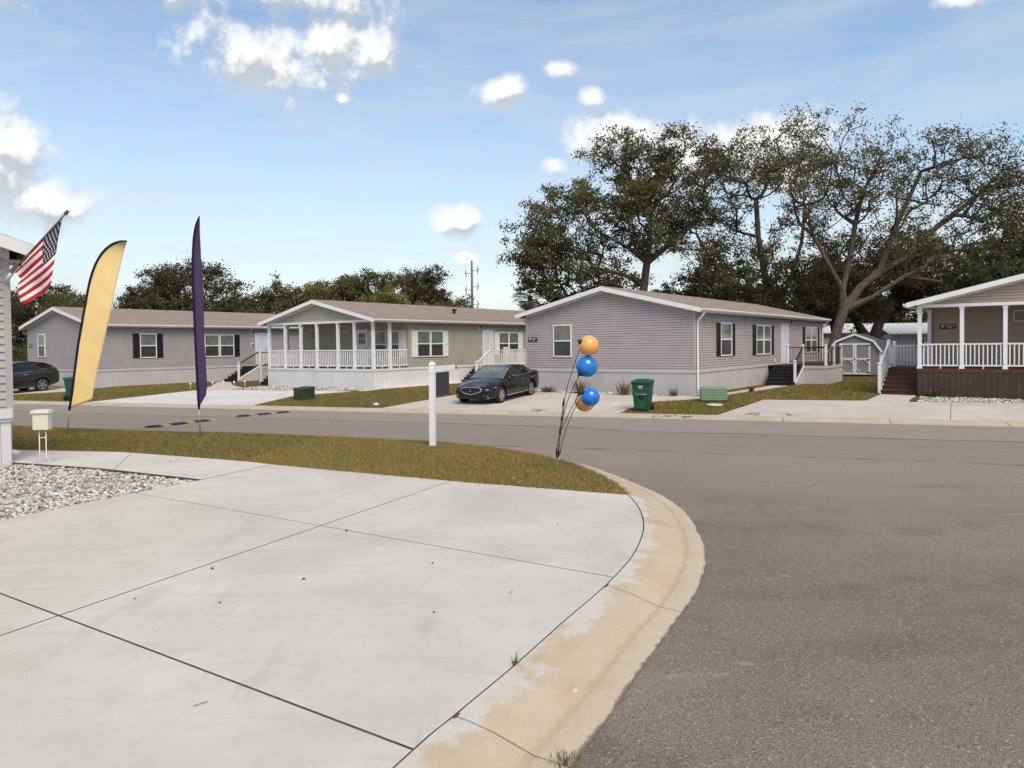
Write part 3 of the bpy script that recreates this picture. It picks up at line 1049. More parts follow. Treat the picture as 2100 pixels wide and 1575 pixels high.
def rocks(name, poly, n, zfun, s0, s1, label):
    p = pts_in(poly, n)
    ico = bmesh.new(); bmesh.ops.create_icosphere(ico, subdivisions=1, radius=1)
    V0 = np.array([v.co[:] for v in ico.verts]); F0 = np.array([[v.index for v in f.verts] for f in ico.faces]); ico.free()
    k = len(V0)
    s = nr.uniform(s0, s1, n)
    an = nr.uniform(0, 6.28, n)
    jit = nr.uniform(.72, 1.2, (n, k, 1))
    sc = np.stack([s * nr.uniform(.8, 1.5, n), s * nr.uniform(.6, 1.1, n), s * nr.uniform(.35, .7, n)], 1)
    V = V0[None] * jit * sc[:, None, :]
    c, si = np.cos(an)[:, None], np.sin(an)[:, None]
    x = V[:, :, 0] * c - V[:, :, 1] * si; y = V[:, :, 0] * si + V[:, :, 1] * c
    t = nr.uniform(-.5, .5, n)[:, None]
    z = V[:, :, 2] + x * t
    z0 = zfun(p) + nr.uniform(-.2, .9, n) * s * .55
    V = np.stack([x + p[:, 0:1], y + p[:, 1:2], z + z0[:, None]], 2).reshape(-1, 3)
    F = (F0[None] + (np.arange(n) * k)[:, None, None]).reshape(-1, 3)
    o = link(name, fast_mesh(name, V, F, M['gravel']))
    tag(o, label, 'gravel', kind='stuff')
    return o


bed = [(-3.97, 9.47), (-5.72, 10.44), (-7.38, 11.1), (-7.5, 10.9), (-9.6, 6.6), (-7.0, 3.4), (-5.04, 7.32)]
bed_vis = [(-3.97, 9.47), (-5.72, 10.44), (-7.38, 11.1), (-7.42, 11.0), (-8.2, 9.4), (-6.3, 4.9), (-5.04, 7.32)]
rocks('gravel_bed', bed_vis, 15000, lambda p: np.full(len(p), -.03), .014, .032, 'white and grey river gravel beside the near driveway')
rocks('gravel_bed', [(-6.3, 4.9), (-8.2, 9.4), (-9.8, 6.0), (-7.5, 2.5)], 2500, lambda p: np.full(len(p), -.03), .025, .05, 'gravel continuing beside the near house wall')

# ------------------------------------------------------------------ houses
TH = R(35.5)


def FRONT(y=0.0): return (lambda u, d, z: (u, y - d, z)), True
def RIGHT(x=0.0): return (lambda u, d, z: (x + d, u, z)), True
def LEFT(x=0.0): return (lambda u, d, z: (x - d, u, z)), False
def BACK(y=0.0): return (lambda u, d, z: (u, y + d, z)), False


def fbuild(mb, fr, name, mat, parent, smooth=False):
    mb.map(fr[0], fr[1])
    return mb.build(name, mat, parent, smooth)


def siding_mb(u0, u1, z0, z1, course=.107, top=None, lap=.014):
    """lapped boards; top: function u->roof height for gables (peak at middle)"""
    mb = MB()
    z = z0
    um = (u0 + u1) / 2
    zpk = top(um) if top else z1

    def ext(zz):
        if not top or zz <= top(u0): return u0, u1
        t = (zpk - zz) / (zpk - top(u0))
        return um - (um - u0) * t, um + (u1 - um) * t
    zmax = zpk if top else z1
    while z < zmax - 1e-3:
        zt_ = min(z + course, zmax)
        a0, a1 = ext(z); b0, b1 = ext(zt_)
        gz = z + course * .2
        mb.add([(a0, -.03, z), (a1, -.03, z), (a1, -.03, gz), (a0, -.03, gz), (a0, lap, gz), (a1, lap, gz), (b1, .004, zt_), (b0, .004, zt_), (b0, -.03, zt_), (b1, -.03, zt_)],
               [(0, 1, 2, 3), (3, 2, 5, 4), (4, 5, 6, 7), (7, 6, 9, 8)])
        z = zt_
    return mb


def skirt_mb(u0, u1, z0, z1, pitch=.13, groove=.014, deep=.012):
    mb = MB()
    u = u0
    while u < u1 - 1e-3:
        e = min(u + pitch * rnd.uniform(.85, 1.15), u1)
        mb.add([(u, 0, z0), (e - groove, 0, z0), (e - groove, 0, z1), (u, 0, z1), (e - groove, -deep, z0), (e, -deep, z0), (e, -deep, z1), (e - groove, -deep, z1), (e, 0, z0), (e, 0, z1)],
               [(0, 1, 2, 3), (1, 4, 7, 2), (4, 5, 6, 7), (5, 8, 9, 6)])
        u = e
    return mb


def window(P, fr, u0, u1, z0, z1, fmat='white', sill=True, dark=False, single=False):
    t = .05
    mb = MB()
    mb.box(u0, u0 + t, .0, .055, z0, z1).box(u1 - t, u1, .0, .055, z0, z1)
    mb.box(u0 + t, u1 - t, .0, .055, z1 - t, z1).box(u0 + t, u1 - t, .0, .06, z0, z0 + t)
    if not single: mb.box(u0 + t, u1 - t, .012, .05, (z0 + z1) / 2 - .028, (z0 + z1) / 2 + .028)
    w = fbuild(mb, fr, 'window', M[fmat], P)
    if single:
        fbuild(MB().box(u0 + t, u1 - t, .005, .03, z0 + t, z1 - t), fr, 'pane', M['glass_dk'], w)
        return w
    zm = (z0 + z1) / 2
    fbuild(MB().box(u0 + t, u1 - t, .005, .034, zm + .028, z1 - t), fr, 'pane', M['glass_dk' if dark else 'glass_up'], w)
    fbuild(MB().box(u0 + t, u1 - t, .005, .026, z0 + t, zm - .028), fr, 'pane', M['glass_dk' if dark else 'glass_lo'], w)
    return w


def shutter(P, fr, u0, u1, z0, z1, mat, panel=True):
    mb = MB()
    b = .05
    mb.box(u0, u1, .008, .03, z0, z1)
    mb.box(u0, u0 + b, .03, .045, z0, z1).box(u1 - b, u1, .03, .045, z0, z1)
    for a, c in ((z0, z0 + .07), (z1 - .07, z1), ((z0 + z1) / 2 - .04, (z0 + z1) / 2 + .04)):
        mb.box(u0 + b, u1 - b, .03, .045, a, c)
    if not panel:
        z = z0 + .09
        while z < z1 - .1:
            if abs(z - (z0 + z1) / 2) > .07: mb.box(u0 + b, u1 - b, .03, .038, z, z + .02)
            z += .04
    return fbuild(mb, fr, 'shutter', M[mat], P)


def door(P, fr, u0, u1, z0, z1, lites=False, mat='door'):
    mb = MB()
    t = .07
    mb.box(u0, u0 + t, 0, .05, z0, z1).box(u1 - t, u1, 0, .05, z0, z1).box(u0 + t, u1 - t, 0, .05, z1 - t, z1)
    fbuild(mb, fr, 'door_frame', M['white'], P)
    mb = MB()
    a, b = u0 + t, u1 - t
    mb.box(a, b, .004, .028, z0, z1 - t)
    w = (b - a)
    for (p, q) in ((.12, .46), (.54, .88)):
        for (r, s) in ((.08, .38), (.45, .9) if not lites else (.42, .55)):
            zz0, zz1 = z0 + (z1 - z0) * r, z0 + (z1 - z0) * s
            mb.box(a + w * p, a + w * q, .028, .034, zz0, zz1)
    d = fbuild(mb, fr, 'door', M[mat], P)
    fbuild(MB().box(b - .10, b - .05, .028, .075, z0 + .98, z0 + 1.03), fr, 'handle', M['black_metal'], d)
    fbuild(MB().box(b - .1, b - .05, .028, .05, z0 + 1.12, z0 + 1.17), fr, 'lock', M['black_metal'], d)
    if lites:
        m2 = MB()
        for i in range(3):
            for j in range(2):
                x0 = a + w * (.2 + .21 * i)
                zz = z0 + (z1 - z0) * (.62 + .15 * j)
                m2.box(x0, x0 + w * .17, .029, .032, zz, zz + (z1 - z0) * .13)
        fbuild(m2, fr, 'door_lights', M['glass_lo'], d)
    else:
        fbuild(MB().box((a + b) / 2 - .012, (a + b) / 2 + .012, .034, .042, z0 + 1.45, z0 + 1.55), fr, 'knocker', M['black_metal'], d)
    return d


def wall_lamp(P, fr, u, z):
    mb = MB()
    mb.box(u - .09, u + .09, .01, .03, z - .12, z + .12)
    fbuild(mb, fr, 'lamp_plate', M['white'], P)
    mb = MB()
    mb.lathe([(.0, .0), (.05, .0), (.055, .08), (.03, .12), (0, .12)], 8)
    mb.map(lambda x, y, zz: (u + x, .09 + y, z - .06 + zz))
    fbuild(mb, fr, 'lamp_shade', M['black_metal'], P)


def plate(P, fr, u0, u1, z0, z1):
    o = fbuild(MB().box(u0, u1, .012, .03, z0, z1), fr, 'address_plate', M['plate'], P)
    mb = MB()
    w, h = u1 - u0, z1 - z0
    mb.lathe([(0, 0), (h * .28, 0)], 10).map(lambda x, y, z: (u0 + h * .5 + x, .034, z0 + h * .62 + y))
    x = u0 + h * .95
    while x < u1 - .05 * w:
        mb.box(x, min(x + w * .045, u1 - .04 * w), .031, .034, z0 + h * .56, z0 + h * .78); x += w * .075
    x = u0 + w * .45
    while x < u0 + w * .72:
        mb.box(x, x + w * .05, .031, .034, z0 + h * .2, z0 + h * .42); x += w * .075
    fbuild(mb, fr, 'lettering', M['print'], o)
    return o


BAL = {}


def baluster_mesh(h, mat, r=.019, rnd_=False):
    k = (round(h, 3), mat, r)
    if k not in BAL:
        if rnd_: BAL[k] = MB().tube([(0, 0, 0), (0, 0, h)], r, 6).mesh('baluster', M[mat])
        else: BAL[k] = MB().box(-r, r, -r, r, 0, h).mesh('baluster', M[mat])
    return BAL[k]


def railing(P, a, b, h=.88, low=.12, mat='white', bal='white', space=.12, br=.019, thin=False, name='railing', foot=True):
    """a,b: (x,y,z of deck). sloped if z differ"""
    A, B = Vector(a), Vector(b)
    mb = MB()
    w = .05
    up = Vector((0, 0, 1))
    mb.bar(A + up * (h - .03), B + up * (h - .03), w + .015, .055)
    o = mb.build(name, M[mat], P)
    MB().bar(A + up * low, B + up * low, w * .8, .05).build('bottom_rail', M[mat], o)
    L_ = (B - A).length
    if foot and L_ > .9:
        c = (A + B) / 2
        MB().box(c.x - .02, c.x + .02, c.y - .02, c.y + .02, c.z, c.z + low - .026).build('foot_block', M[mat], o)
    n = max(1, int((B - A).to_2d().length / space))
    me = baluster_mesh(h - low - .07, bal, br, thin)
    for i in range(n):
        p = A.lerp(B, (i + .5) / n)
        link('baluster', me, o, (p.x, p.y, p.z + low + .022))
    return o


def newel(P, x, y, z0, z1, mat='white', r=.055):
    mb = MB().box(x - r, x + r, y - r, y + r, z0, z1 - .06)
    q = r + .025
    mb.box(x - q, x + q, y - q, y + q, z1 - .06, z1 - .03)
    mb.hexa([(x - r, y - r, z1 - .03), (x + r, y - r, z1 - .03), (x + r, y + r, z1 - .03), (x - r, y + r, z1 - .03), (x - .02, y - .02, z1), (x + .02, y - .02, z1), (x + .02, y + .02, z1), (x - .02, y + .02, z1)])
    return mb.build('newel_post', M[mat], P)


def stairs(P, x0, x1, y0, y1, z0, z1, n, mat):
    s = (y1 - y0) / n
    h = (z1 - z0) / n
    for i in range(n):
        mb = MB()
        mb.box(x0, x1, y0 + i * s + .02, y0 + (i + 1) * s + .02, z0, z0 + (i + 1) * h - .04)          # riser block
        mb.box(x0 - .015, x1 + .015, y0 + i * s - .012, y0 + (i + 1) * s + .018, z0 + (i + 1) * h - .037, z0 + (i + 1) * h)
        mb.build('step', M[mat], P)


def post(P, x, y, z0, z1, r=.065, mat='white'):
    mb = MB().box(x - r, x + r, y - r, y + r, z0, z1)
    mb.box(x - r - .02, x + r + .02, y - r - .02, y + r + .02, z0, z0 + .1)
    mb.box(x - r - .018, x + r + .018, y - r - .018, y + r + .018, z1 - .1, z1 - .002)
    return mb.build('porch_post', M[mat], P)


def downspout(P, x, y, ze, zfoot, s=1, mat='white', out=.36):
    mb = MB().tube([(x + s * out, y, ze - .12), (x + s * out, y, ze - .22), (x + s * (out * .8), y, ze - .32), (x + s * .16, y, ze - .48), (x + s * .075, y, ze - .6), (x + s * .075, y, ze - 1.0),
                    (x + s * .075, y, zfoot + .12), (x + s * .09, y, zfoot + .05), (x + s * .16, y, zfoot + .0), (x + s * .26, y, zfoot - .03)], .042, 8)
    return mb.build('downspout', M[mat], P, True)


def house(name, label, org, rz, x0, x1, L, side, skirt, base=.3, porch=0.0, zb=1.23, zs=3.75, zp=4.94, z_off=-.75, trim='white', boards=False, sp=.13,
          gutter_left=False, slope=.239, band=.12, course=.107, cat='house'):
    P = empty(name, (org[0], org[1], z_off), rz, label, cat)
    xm = (x0 + x1) / 2
    hw = (x1 - x0) / 2
    ov, fo = .36, .32
    top = lambda u: zp - .07 - slope * abs(u - xm)
    sm_ = M[side]
    # walls
    if porch <= 0:
        if boards:
            wl_ = fbuild(MB().add([(x0, -.01, base), (x1, -.01, base), (x1, -.01, top(x1)), (xm, -.01, top(xm)), (x0, -.01, top(x0))], [(0, 1, 2, 3, 4)]), FRONT(0), 'gable_wall', sm_, P)
            z = zb - .12
            um, zpk = xm, top(xm)
            while z < zpk - .03:
                z2 = min(z + course, zpk)

                def ext(zz):
                    if zz <= top(x0): return x0, x1
                    t = (zpk - zz) / (zpk - top(x0))
                    return um - hw * t, um + hw * t
                a0, a1 = ext(z); b0, b1 = ext(z2)
                m2 = MB().add([(a0, .022, z + .010), (a1, .022, z + .010), (b1, .004, z2), (b0, .004, z2), (a0, -.008, z + .010), (a1, -.008, z + .010), (a0, .016, z + .045), (a1, .016, z + .045), (b1, -.008, z2), (b0, -.008, z2)],
                              [(0, 1, 7, 6), (6, 7, 2, 3), (0, 4, 5, 1), (3, 2, 8, 9)])
                fbuild(m2, FRONT(0), 'siding_board', sm_, wl_)
                z = z2
        else:
            fbuild(siding_mb(x0, x1, zb, None, course, top), FRONT(0), 'gable_wall', sm_, P)
    else:
        fbuild(siding_mb(x0, x1, zb, zs, course), FRONT(porch), 'porch_wall', sm_, P)
        fbuild(siding_mb(x0 + .02, x1 - .02, zs + .02, None, course, top), FRONT(0), 'gable_wall', sm_, P)
        MB().box(x0, x1, -.05, .09, zs - .10, zs + .02).build('beam', M['white'], P)
        MB().box(x1 - .09, x1 + .05, .09, porch, zs - .10, zs + .02).build('beam', M['white'], P)
        MB().box(x0 - .05, x0 + .09, .09, porch, zs - .10, zs + .02).build('beam', M['white'], P)
        MB().box(x0 + .09, x1 - .09, .09, porch - .02, zs - .02, zs + .01).build('porch_ceiling', M['trim'], P)
    fbuild(siding_mb(porch, L, zb, zs + .16, course), RIGHT(x1), 'side_wall', sm_, P)
    fbuild(siding_mb(porch, L, zb, zs + .16, course), LEFT(x0), 'side_wall', sm_, P)
    fbuild(siding_mb(x0, x1, zb, None, course, top), BACK(L), 'rear_wall', sm_, P)
    # corner posts
    for (x, y) in ((x1, porch), (x0, porch), (x1, L), (x0, L)):
        sx = 1 if x == x1 else -1
        sy = -1 if y == porch else 1
        MB().box(min(x - sx * .08, x + sx * .022), max(x - sx * .08, x + sx * .022), min(y - sy * .08, y + sy * .022), max(y - sy * .08, y + sy * .022), zb - .03, (zs + .1) if porch <= 0 or y == L else zs - .02).build('corner_trim', M['near_trim'] if boards else sm_, P)
    # skirting and band
    y0 = 0.0
    if zb > base + .1:
        for fr, a, b in ((FRONT(y0), x0, x1), (RIGHT(x1), y0, L), (LEFT(x0), y0, L), (BACK(L), x0, x1)):
            fbuild(skirt_mb(a, b, base - .25, zb - .04, sp), fr, 'skirting', M[skirt], P)
            fbuild(MB().box(a - .0, b + .0, 0, .03, zb - .06, zb - .06 + band), fr, 'skirting_band', M[skirt if skirt != 'skirt_brn' else 'red_step'], P)
    # roof
    for s in (-1, 1):
        xe = xm + s * (hw + ov)
        ze = zp - slope * (hw + ov)
        th = .05
        mb = MB()
        a, b = -fo, L + fo
        mb.hexa([(xm, a, zp - th), (xe, a, ze - th), (xe, b, ze - th), (xm, b, zp - th), (xm, a, zp), (xe, a, ze), (xe, b, ze), (xm, b, zp)])
        mb.build('roof', M['shingle'], P)
        # rake fascia and its soffit
        for yy, sg in ((-fo, -1), (L + fo, 1)):
            m2 = MB()
            ya, yb = (yy - .03, yy - .002) if sg < 0 else (yy + .002, yy + .03)
            m2.hexa([(xm, ya, zp - .20), (xe, ya, ze - .20), (xe, yb, ze - .20), (xm, yb, zp - .20), (xm, ya, zp - .015), (xe, ya, ze - .015), (xe, yb, ze - .015), (xm, yb, zp - .015)])
            m2.build('fascia', M[trim], P)
            m3 = MB()
            ya, yb = (yy, 0.02) if sg < 0 else (L - .02, yy)
            m3.hexa([(xm, ya, zp - .085), (xe, ya, ze - .085), (xe, yb, ze - .085), (xm, yb, zp - .085), (xm, ya, zp - .06), (xe, ya, ze - .06), (xe, yb, ze - .06), (xm, yb, zp - .06)])
            m3.build('soffit', M['trim'], P)
            if sg < 0:        # frieze board on the wall under the rake
                m4 = MB()
                xw = xm + s * hw
                zw = zp - slope * hw
                m4.hexa([(xm, -.045, zp - .26), (xw, -.045, zw - .26), (xw, -.016, zw - .26), (xm, -.016, zp - .26), (xm, -.045, zp - .09), (xw, -.045, zw - .09), (xw, -.016, zw - .09), (xm, -.016, zp - .09)])
                m4.build('frieze', M['trim'], P)
        # eave: fascia, gutter, soffit
        x_in, x_out = xe - s * .03, xe
        MB().box(min(x_in, x_out), max(x_in, x_out), -fo + .002, L + fo - .002, ze - .20, ze - .055).build('fascia', M[trim], P)
        gx0, gx1 = xe + s * .003, xe + s * .115
        m5 = MB()
        prf = [(gx0, ze - .035), (gx0, ze - .15), (xe + s * .075, ze - .16), (gx1, ze - .10), (gx1, ze - .03), (xe + s * .1, ze - .03), (xe + s * .09, ze - .13), (xe + s * .015, ze - .13), (xe + s * .015, ze - .035)]
        n_ = len(prf)
        m5.add([(p[0], yy, p[1]) for yy in (-fo + .01, L + fo - .01) for p in prf], [(i, (i + 1) % n_, n_ + (i + 1) % n_, n_ + i) for i in range(n_)] + [tuple(range(n_)), tuple(range(2 * n_ - 1, n_ - 1, -1))])
        m5.build('gutter', M['trim' if trim == 'white' else trim], P)
        xw = xm + s * hw
        MB().box(min(xw, x_in), max(xw, x_in), .02, L - .02, ze - .19, ze - .165).build('soffit', M['trim'], P)
    MB().hexa([(xm - .13, -fo - .005, zp - .029), (xm + .13, -fo - .005, zp - .029), (xm + .13, L + fo, zp - .029), (xm - .13, L + fo, zp - .029), (xm - .01, -fo - .005, zp + .012), (xm + .01, -fo - .005, zp + .012), (xm + .01, L + fo, zp + .012), (xm - .01, L + fo, zp + .012)]).build('ridge_cap', M['shingle'], P)
    P['_zeave'] = 0.0
    del P['_zeave']
    return P, zp - slope * (hw + ov)


W = 8.34
# --- grey-lavender house in the middle with a plain gable
H3, ze = house('bungalow', 'lavender grey mobile home with plain gable end and black shutters, behind the balloons', (7.49, 30.94), -TH, -W, 0, 21.2, 'side_lav', 'skirt_grey')
fr, fs = FRONT(0), RIGHT(0)
window(H3, fr, -6.83, -5.85, 1.84, 3.31)
plate(H3, fr, -8.22, -7.72, 2.56, 2.78)
for (a, b, c, d) in ((2.42, 2.89, 4.33, 4.74),):
    window(H3, fs, b, c, 1.82, 3.29)
    shutter(H3, fs, a, b - .01, 1.82, 3.29, 'shut_black', False); shutter(H3, fs, c + .01, d, 1.82, 3.29, 'shut_black', False)
window(H3, fs, 7.83, 9.0, 1.79, 3.27); window(H3, fs, 9.03, 10.22, 1.79, 3.27)
shutter(H3, fs, 7.32, 7.82, 1.79, 3.27, 'shut_black', False); shutter(H3, fs, 10.23, 10.73, 1.79, 3.27, 'shut_black', False)
window(H3, fs, 17.0, 18.34, 1.75, 3.29); window(H3, fs, 18.37, 19.72, 1.75, 3.29)
shutter(H3, fs, 16.45, 16.98, 1.75, 3.29, 'shut_black', False); shutter(H3, fs, 19.74, 20.25, 1.75, 3.29, 'shut_black', False)
door(H3, fs, 12.13, 13.43, 1.26, 3.4)
wall_lamp(H3, fs, 13.75, 3.52)
downspout(H3, 0, .12, ze, .5); downspout(H3, 0, 20.95, ze, .5)
downspout(H3, -W, .25, ze, .5, -1)
fbuild(MB().box(10.9, 11.06, .012, .07, 1.36, 1.5), fs, 'outlet_box', M['trim'], H3)


def side_deck(H, s0, run, xa, xb, Wd, L2, zdeck=1.22, rail='black_metal', bal='black_metal', skirt='skirt_grey', step='dark_step', thin=True, base=.3, n=6):
    D = empty('deck'); D.parent = H
    y1 = s0 + run
    stairs(D, xa, xb, s0, y1, base, zdeck - .02, n, step)
    MB().box(.05, Wd, y1 + .02, L2, zdeck - .04, zdeck).build('deck_boards', M['wood' if rail == 'white' else 'dark_step'], D)
    for fr_, a, b in (((lambda u, d, z: (u, y1 + .02 - d, z)), xb + .04, Wd), ((lambda u, d, z: (Wd + d, u, z)), y1 + .02, L2), ((lambda u, d, z: (u, L2 + d, z)), .05, Wd)):
        m_ = skirt_mb(a, b, base - .25, zdeck - .13, .13); m_.map(fr_, True); m_.build('skirting', M[skirt], D)
        m_ = MB().box(a, b, -.0, .03, zdeck - .15, zdeck - .005); m_.map(fr_, True); m_.build('skirting_band', M[skirt], D)
    # stringer with infill
    MB().add([(xb + .02, s0, base), (xb + .05, s0, base), (xb + .05, y1, base), (xb + .02, y1, base), (xb + .02, y1, zdeck - .05), (xb + .05, y1, zdeck - .05), (xb + .02, s0, base + .06), (xb + .05, s0, base + .06)],
             [(1, 2, 5, 7), (0, 6, 4, 3), (6, 7, 5, 4), (0, 1, 7, 6)]).build('stringer', M[skirt], D)
    MB().bar((xb + .055, s0 - .02, base + .1), (xb + .055, y1, zdeck - .02), .03, .09).build('stringer_trim', M['white'], D)
    pts = [(xb, s0 + .12, base + .05, base + 1.22), (xb, y1 + .08, zdeck, zdeck + 1.06), (Wd - .06, y1 + .08, zdeck, zdeck + 1.06), (Wd - .06, (y1 + L2) / 2, zdeck, zdeck + 1.06), (Wd - .06, L2 - .06, zdeck, zdeck + 1.06), (.12, L2 - .06, zdeck, zdeck + 1.06)]
    for p in pts: newel(D, *p)
    r = .009 if thin else .017
    railing(D, (xb, s0 + .17, base + .2), (xb, y1 + .02, zdeck), .95, .12, rail, bal, .12, r, thin)
    if Wd - xb > .4: railing(D, (xb + .06, y1 + .08, zdeck), (Wd - .12, y1 + .08, zdeck), .92, .1, rail, bal, .12, r, thin)
    railing(D, (Wd - .06, y1 + .14, zdeck), (Wd - .06, (y1 + L2) / 2 - .06, zdeck), .92, .1, rail, bal, .12, r, thin)
    railing(D, (Wd - .06, (y1 + L2) / 2 + .06, zdeck), (Wd - .06, L2 - .12, zdeck), .92, .1, rail, bal, .12, r, thin)
    railing(D, (.18, L2 - .06, zdeck), (Wd - .12, L2 - .06, zdeck), .92, .1, rail, bal, .12, r, thin)
    return D


side_deck(H3, 8.2, 1.5, .35, 1.75, 2.9, 13.1)

# --- sage-tan house with the white front porch
H2, ze = house('bungalow', 'sage tan mobile home with white railed front porch and white shutters, behind the black sedan', (-6.91, 37.71), -TH, -8.42, 0, 21.0, 'side_tan', 'skirt_white', porch=2.55, sp=.31, zp=4.92)
fs = RIGHT(0); fb = FRONT(2.55)
MB().box(-8.42, 0, 0, 2.56, 1.21, 1.262).build('porch_floor', M['red_step'], H2)
for x in (-8.31, -6.91, -5.59, -4.28, -2.64, -1.4, -.06): post(H2, x, .06, 1.264, 3.65)
post(H2, -.06, 1.22, 1.264, 3.65); post(H2, -8.31, 1.3, 1.264, 3.65)
xs = (-8.31, -6.91, -5.59, -4.28, -2.64, -1.4, -.06)
for i in range(6): railing(H2, (xs[i] + .07, .06, 1.264), (xs[i + 1] - .07, .06, 1.264), 1.0, .16, 'white', 'white', .125)
railing(H2, (-.06, .13, 1.264), (-.06, 1.15, 1.264), 1.0, .16, 'white', 'white', .125)
railing(H2, (-.06, 1.29, 1.264), (-.06, 2.52, 1.264), 1.0, .16, 'white', 'white', .125)
door(H2, fb, -3.96, -3.0, 1.264, 3.36, True, 'white')
window(H2, fb, -5.5, -4.58, 3.28, 3.6, single=True)
window(H2, fb, -2.53, -1.6, 1.8, 3.25); window(H2, fb, -1.53, -.63, 1.8, 3.25)
shutter(H2, fb, -.62, -.2, 1.8, 3.25, 'shut_white'); shutter(H2, fb, -2.96, -2.55, 1.8, 3.25, 'shut_white')
plate(H2, fb, -7.75, -7.2, 3.02, 3.24)
window(H2, fs, 3.17, 4.22, 1.83, 3.24); window(H2, fs, 4.26, 5.32, 1.83, 3.24)
shutter(H2, fs, 2.76, 3.16, 1.83, 3.24, 'shut_white'); shutter(H2, fs, 5.33, 5.72, 1.83, 3.24, 'shut_white')
door(H2, fs, 8.9, 9.92, 1.26, 3.34); wall_lamp(H2, fs, 8.62, 3.5)
window(H2, fs, 10.5, 11.53, 1.83, 3.2); window(H2, fs, 11.57, 12.6, 1.83, 3.2)
shutter(H2, fs, 10.06, 10.48, 1.83, 3.2, 'shut_white'); shutter(H2, fs, 12.62, 13.05, 1.83, 3.2, 'shut_white')
MB().lathe([(.0, .22), (.16, .2), (.17, .12), (.08, .1), (.09, -.1), (0, -.1)], 12, (-1.9, 8.6, 4.42)).build('roof_vent', M['black_metal'], H2, True)
fbuild(MB().box(6.3, 6.45, .03, .07, 1.18, 1.27), fs, 'outlet_box', M['steel'], H2)
# stairs at the porch's left
D = empty('porch_stairs'); D.parent = H2
stairs(D, -9.75, -8.5, .45, 1.8, .3, 1.24, 6, 'dark_step')
MB().box(-9.75, -8.5, 1.83, 2.9, 1.2, 1.25).build('landing', M['dark_step'], D)
MB().bar((-9.8, .42, .4), (-9.8, 1.8, 1.24), .03, .1).build('stringer_trim', M['white'], D)
m_ = skirt_mb(1.83, 2.9, .1, 1.2, .31); m_.map(lambda u, d, z: (-9.76 - d, u, z), False); m_.build('skirting', M['skirt_white'], D)
newel(D, -9.78, .55, .33, 1.5); newel(D, -9.78, 1.88, 1.25, 2.35); newel(D, -9.78, 2.85, 1.25, 2.35); newel(D, -8.5, 2.85, 1.25, 2.35)
railing(D, (-9.78, .6, .5), (-9.78, 1.82, 1.25), .95, .12, 'white', 'black_metal', .14, .009, True)
railing(D, (-9.78, 1.94, 1.25), (-9.78, 2.8, 1.25), .92, .1, 'white', 'white', .12, .017)
railing(D, (-9.72, 2.85, 1.25), (-8.56, 2.85, 1.25), .92, .1, 'white', 'white', .12, .017)
side_deck(H2, 6.7, 1.4, .15, 1.15, 2.35, 11.0, 1.24, 'white', 'white', 'skirt_white', 'dark_step', False)

# --- grey house far left
H1, ze = house('bungalow', 'grey mobile home with black shutters, behind the yellow and purple feather flags', (-23.4, 42.34), -TH, -8.35, 0, 21.0, 'side_grey', 'skirt_grey', sp=.2, zp=4.97, base=.32)
fr, fs = FRONT(0), RIGHT(0)
window(H1, fr, -6.88, -5.93, 2.0, 3.4)
plate(H1, fr, -8.2, -7.75, 2.6, 2.8)
window(H1, fs, 2.61, 3.63, 1.9, 3.34); shutter(H1, fs, 2.2, 2.6, 1.9, 3.34, 'shut_black', False); shutter(H1, fs, 3.64, 4.03, 1.9, 3.34, 'shut_black', False)
window(H1, fs, 6.78, 7.81, 1.88, 3.3); window(H1, fs, 7.87, 8.9, 1.88, 3.3); shutter(H1, fs, 8.91, 9.32, 1.88, 3.3, 'shut_black', False); shutter(H1, fs, 6.36, 6.77, 1.88, 3.3, 'shut_black', False)
door(H1, fs, 10.54, 11.55, 1.26, 3.4); wall_lamp(H1, fs, 10.28, 3.5); wall_lamp(H1, fs, 10.3, 2.62)
window(H1, fs, 14.95, 15.9, 1.88, 3.3); shutter(H1, fs, 14.5, 14.93, 1.88, 3.3, 'shut_black', False)
side_deck(H1, 7.9, 1.55, .35, 1.75, 1.9, 13.0)
downspout(H1, -8.35, .25, ze, .5, -1)

# --- brown house at the right edge
H4, ze = house('bungalow', 'brown mobile home with white porch posts and dark brown skirting, at the right edge', (15.6, 29.05), -TH, 0, 8.35, 19.0, 'side_brn', 'skirt_brn', porch=3.1, zb=1.27, zp=4.94, base=.3, sp=.19)
fb = FRONT(3.1)
MB().box(0, 8.35, 0, 3.11, 1.25, 1.31).build('porch_floor', M['red_step'], H4)
xs = (.06, 1.46, 2.82, 4.2, 5.55, 6.92, 8.28)
for x in xs: post(H4, x, .06, 1.312, 3.65)
post(H4, .06, 2.95, 1.312, 3.65); post(H4, 8.28, 2.95, 1.312, 3.65)
for i in range(6): railing(H4, (xs[i] + .07, .06, 1.312), (xs[i + 1] - .07, .06, 1.312), .97, .14, 'white', 'white', .13)
railing(H4, (8.28, .13, 1.312), (8.28, 2.9, 1.312), .97, .14, 'white', 'white', .13)
plate(H4, fb, .42, 1.0, 2.86, 3.06)
window(H4, fb, 2.95, 3.95, 3.1, 3.55, 'trim', single=True)
door(H4, fb, 4.6, 5.6, 1.31, 3.4, True, 'white'); window(H4, fb, 6.2, 7.2, 1.8, 3.25)
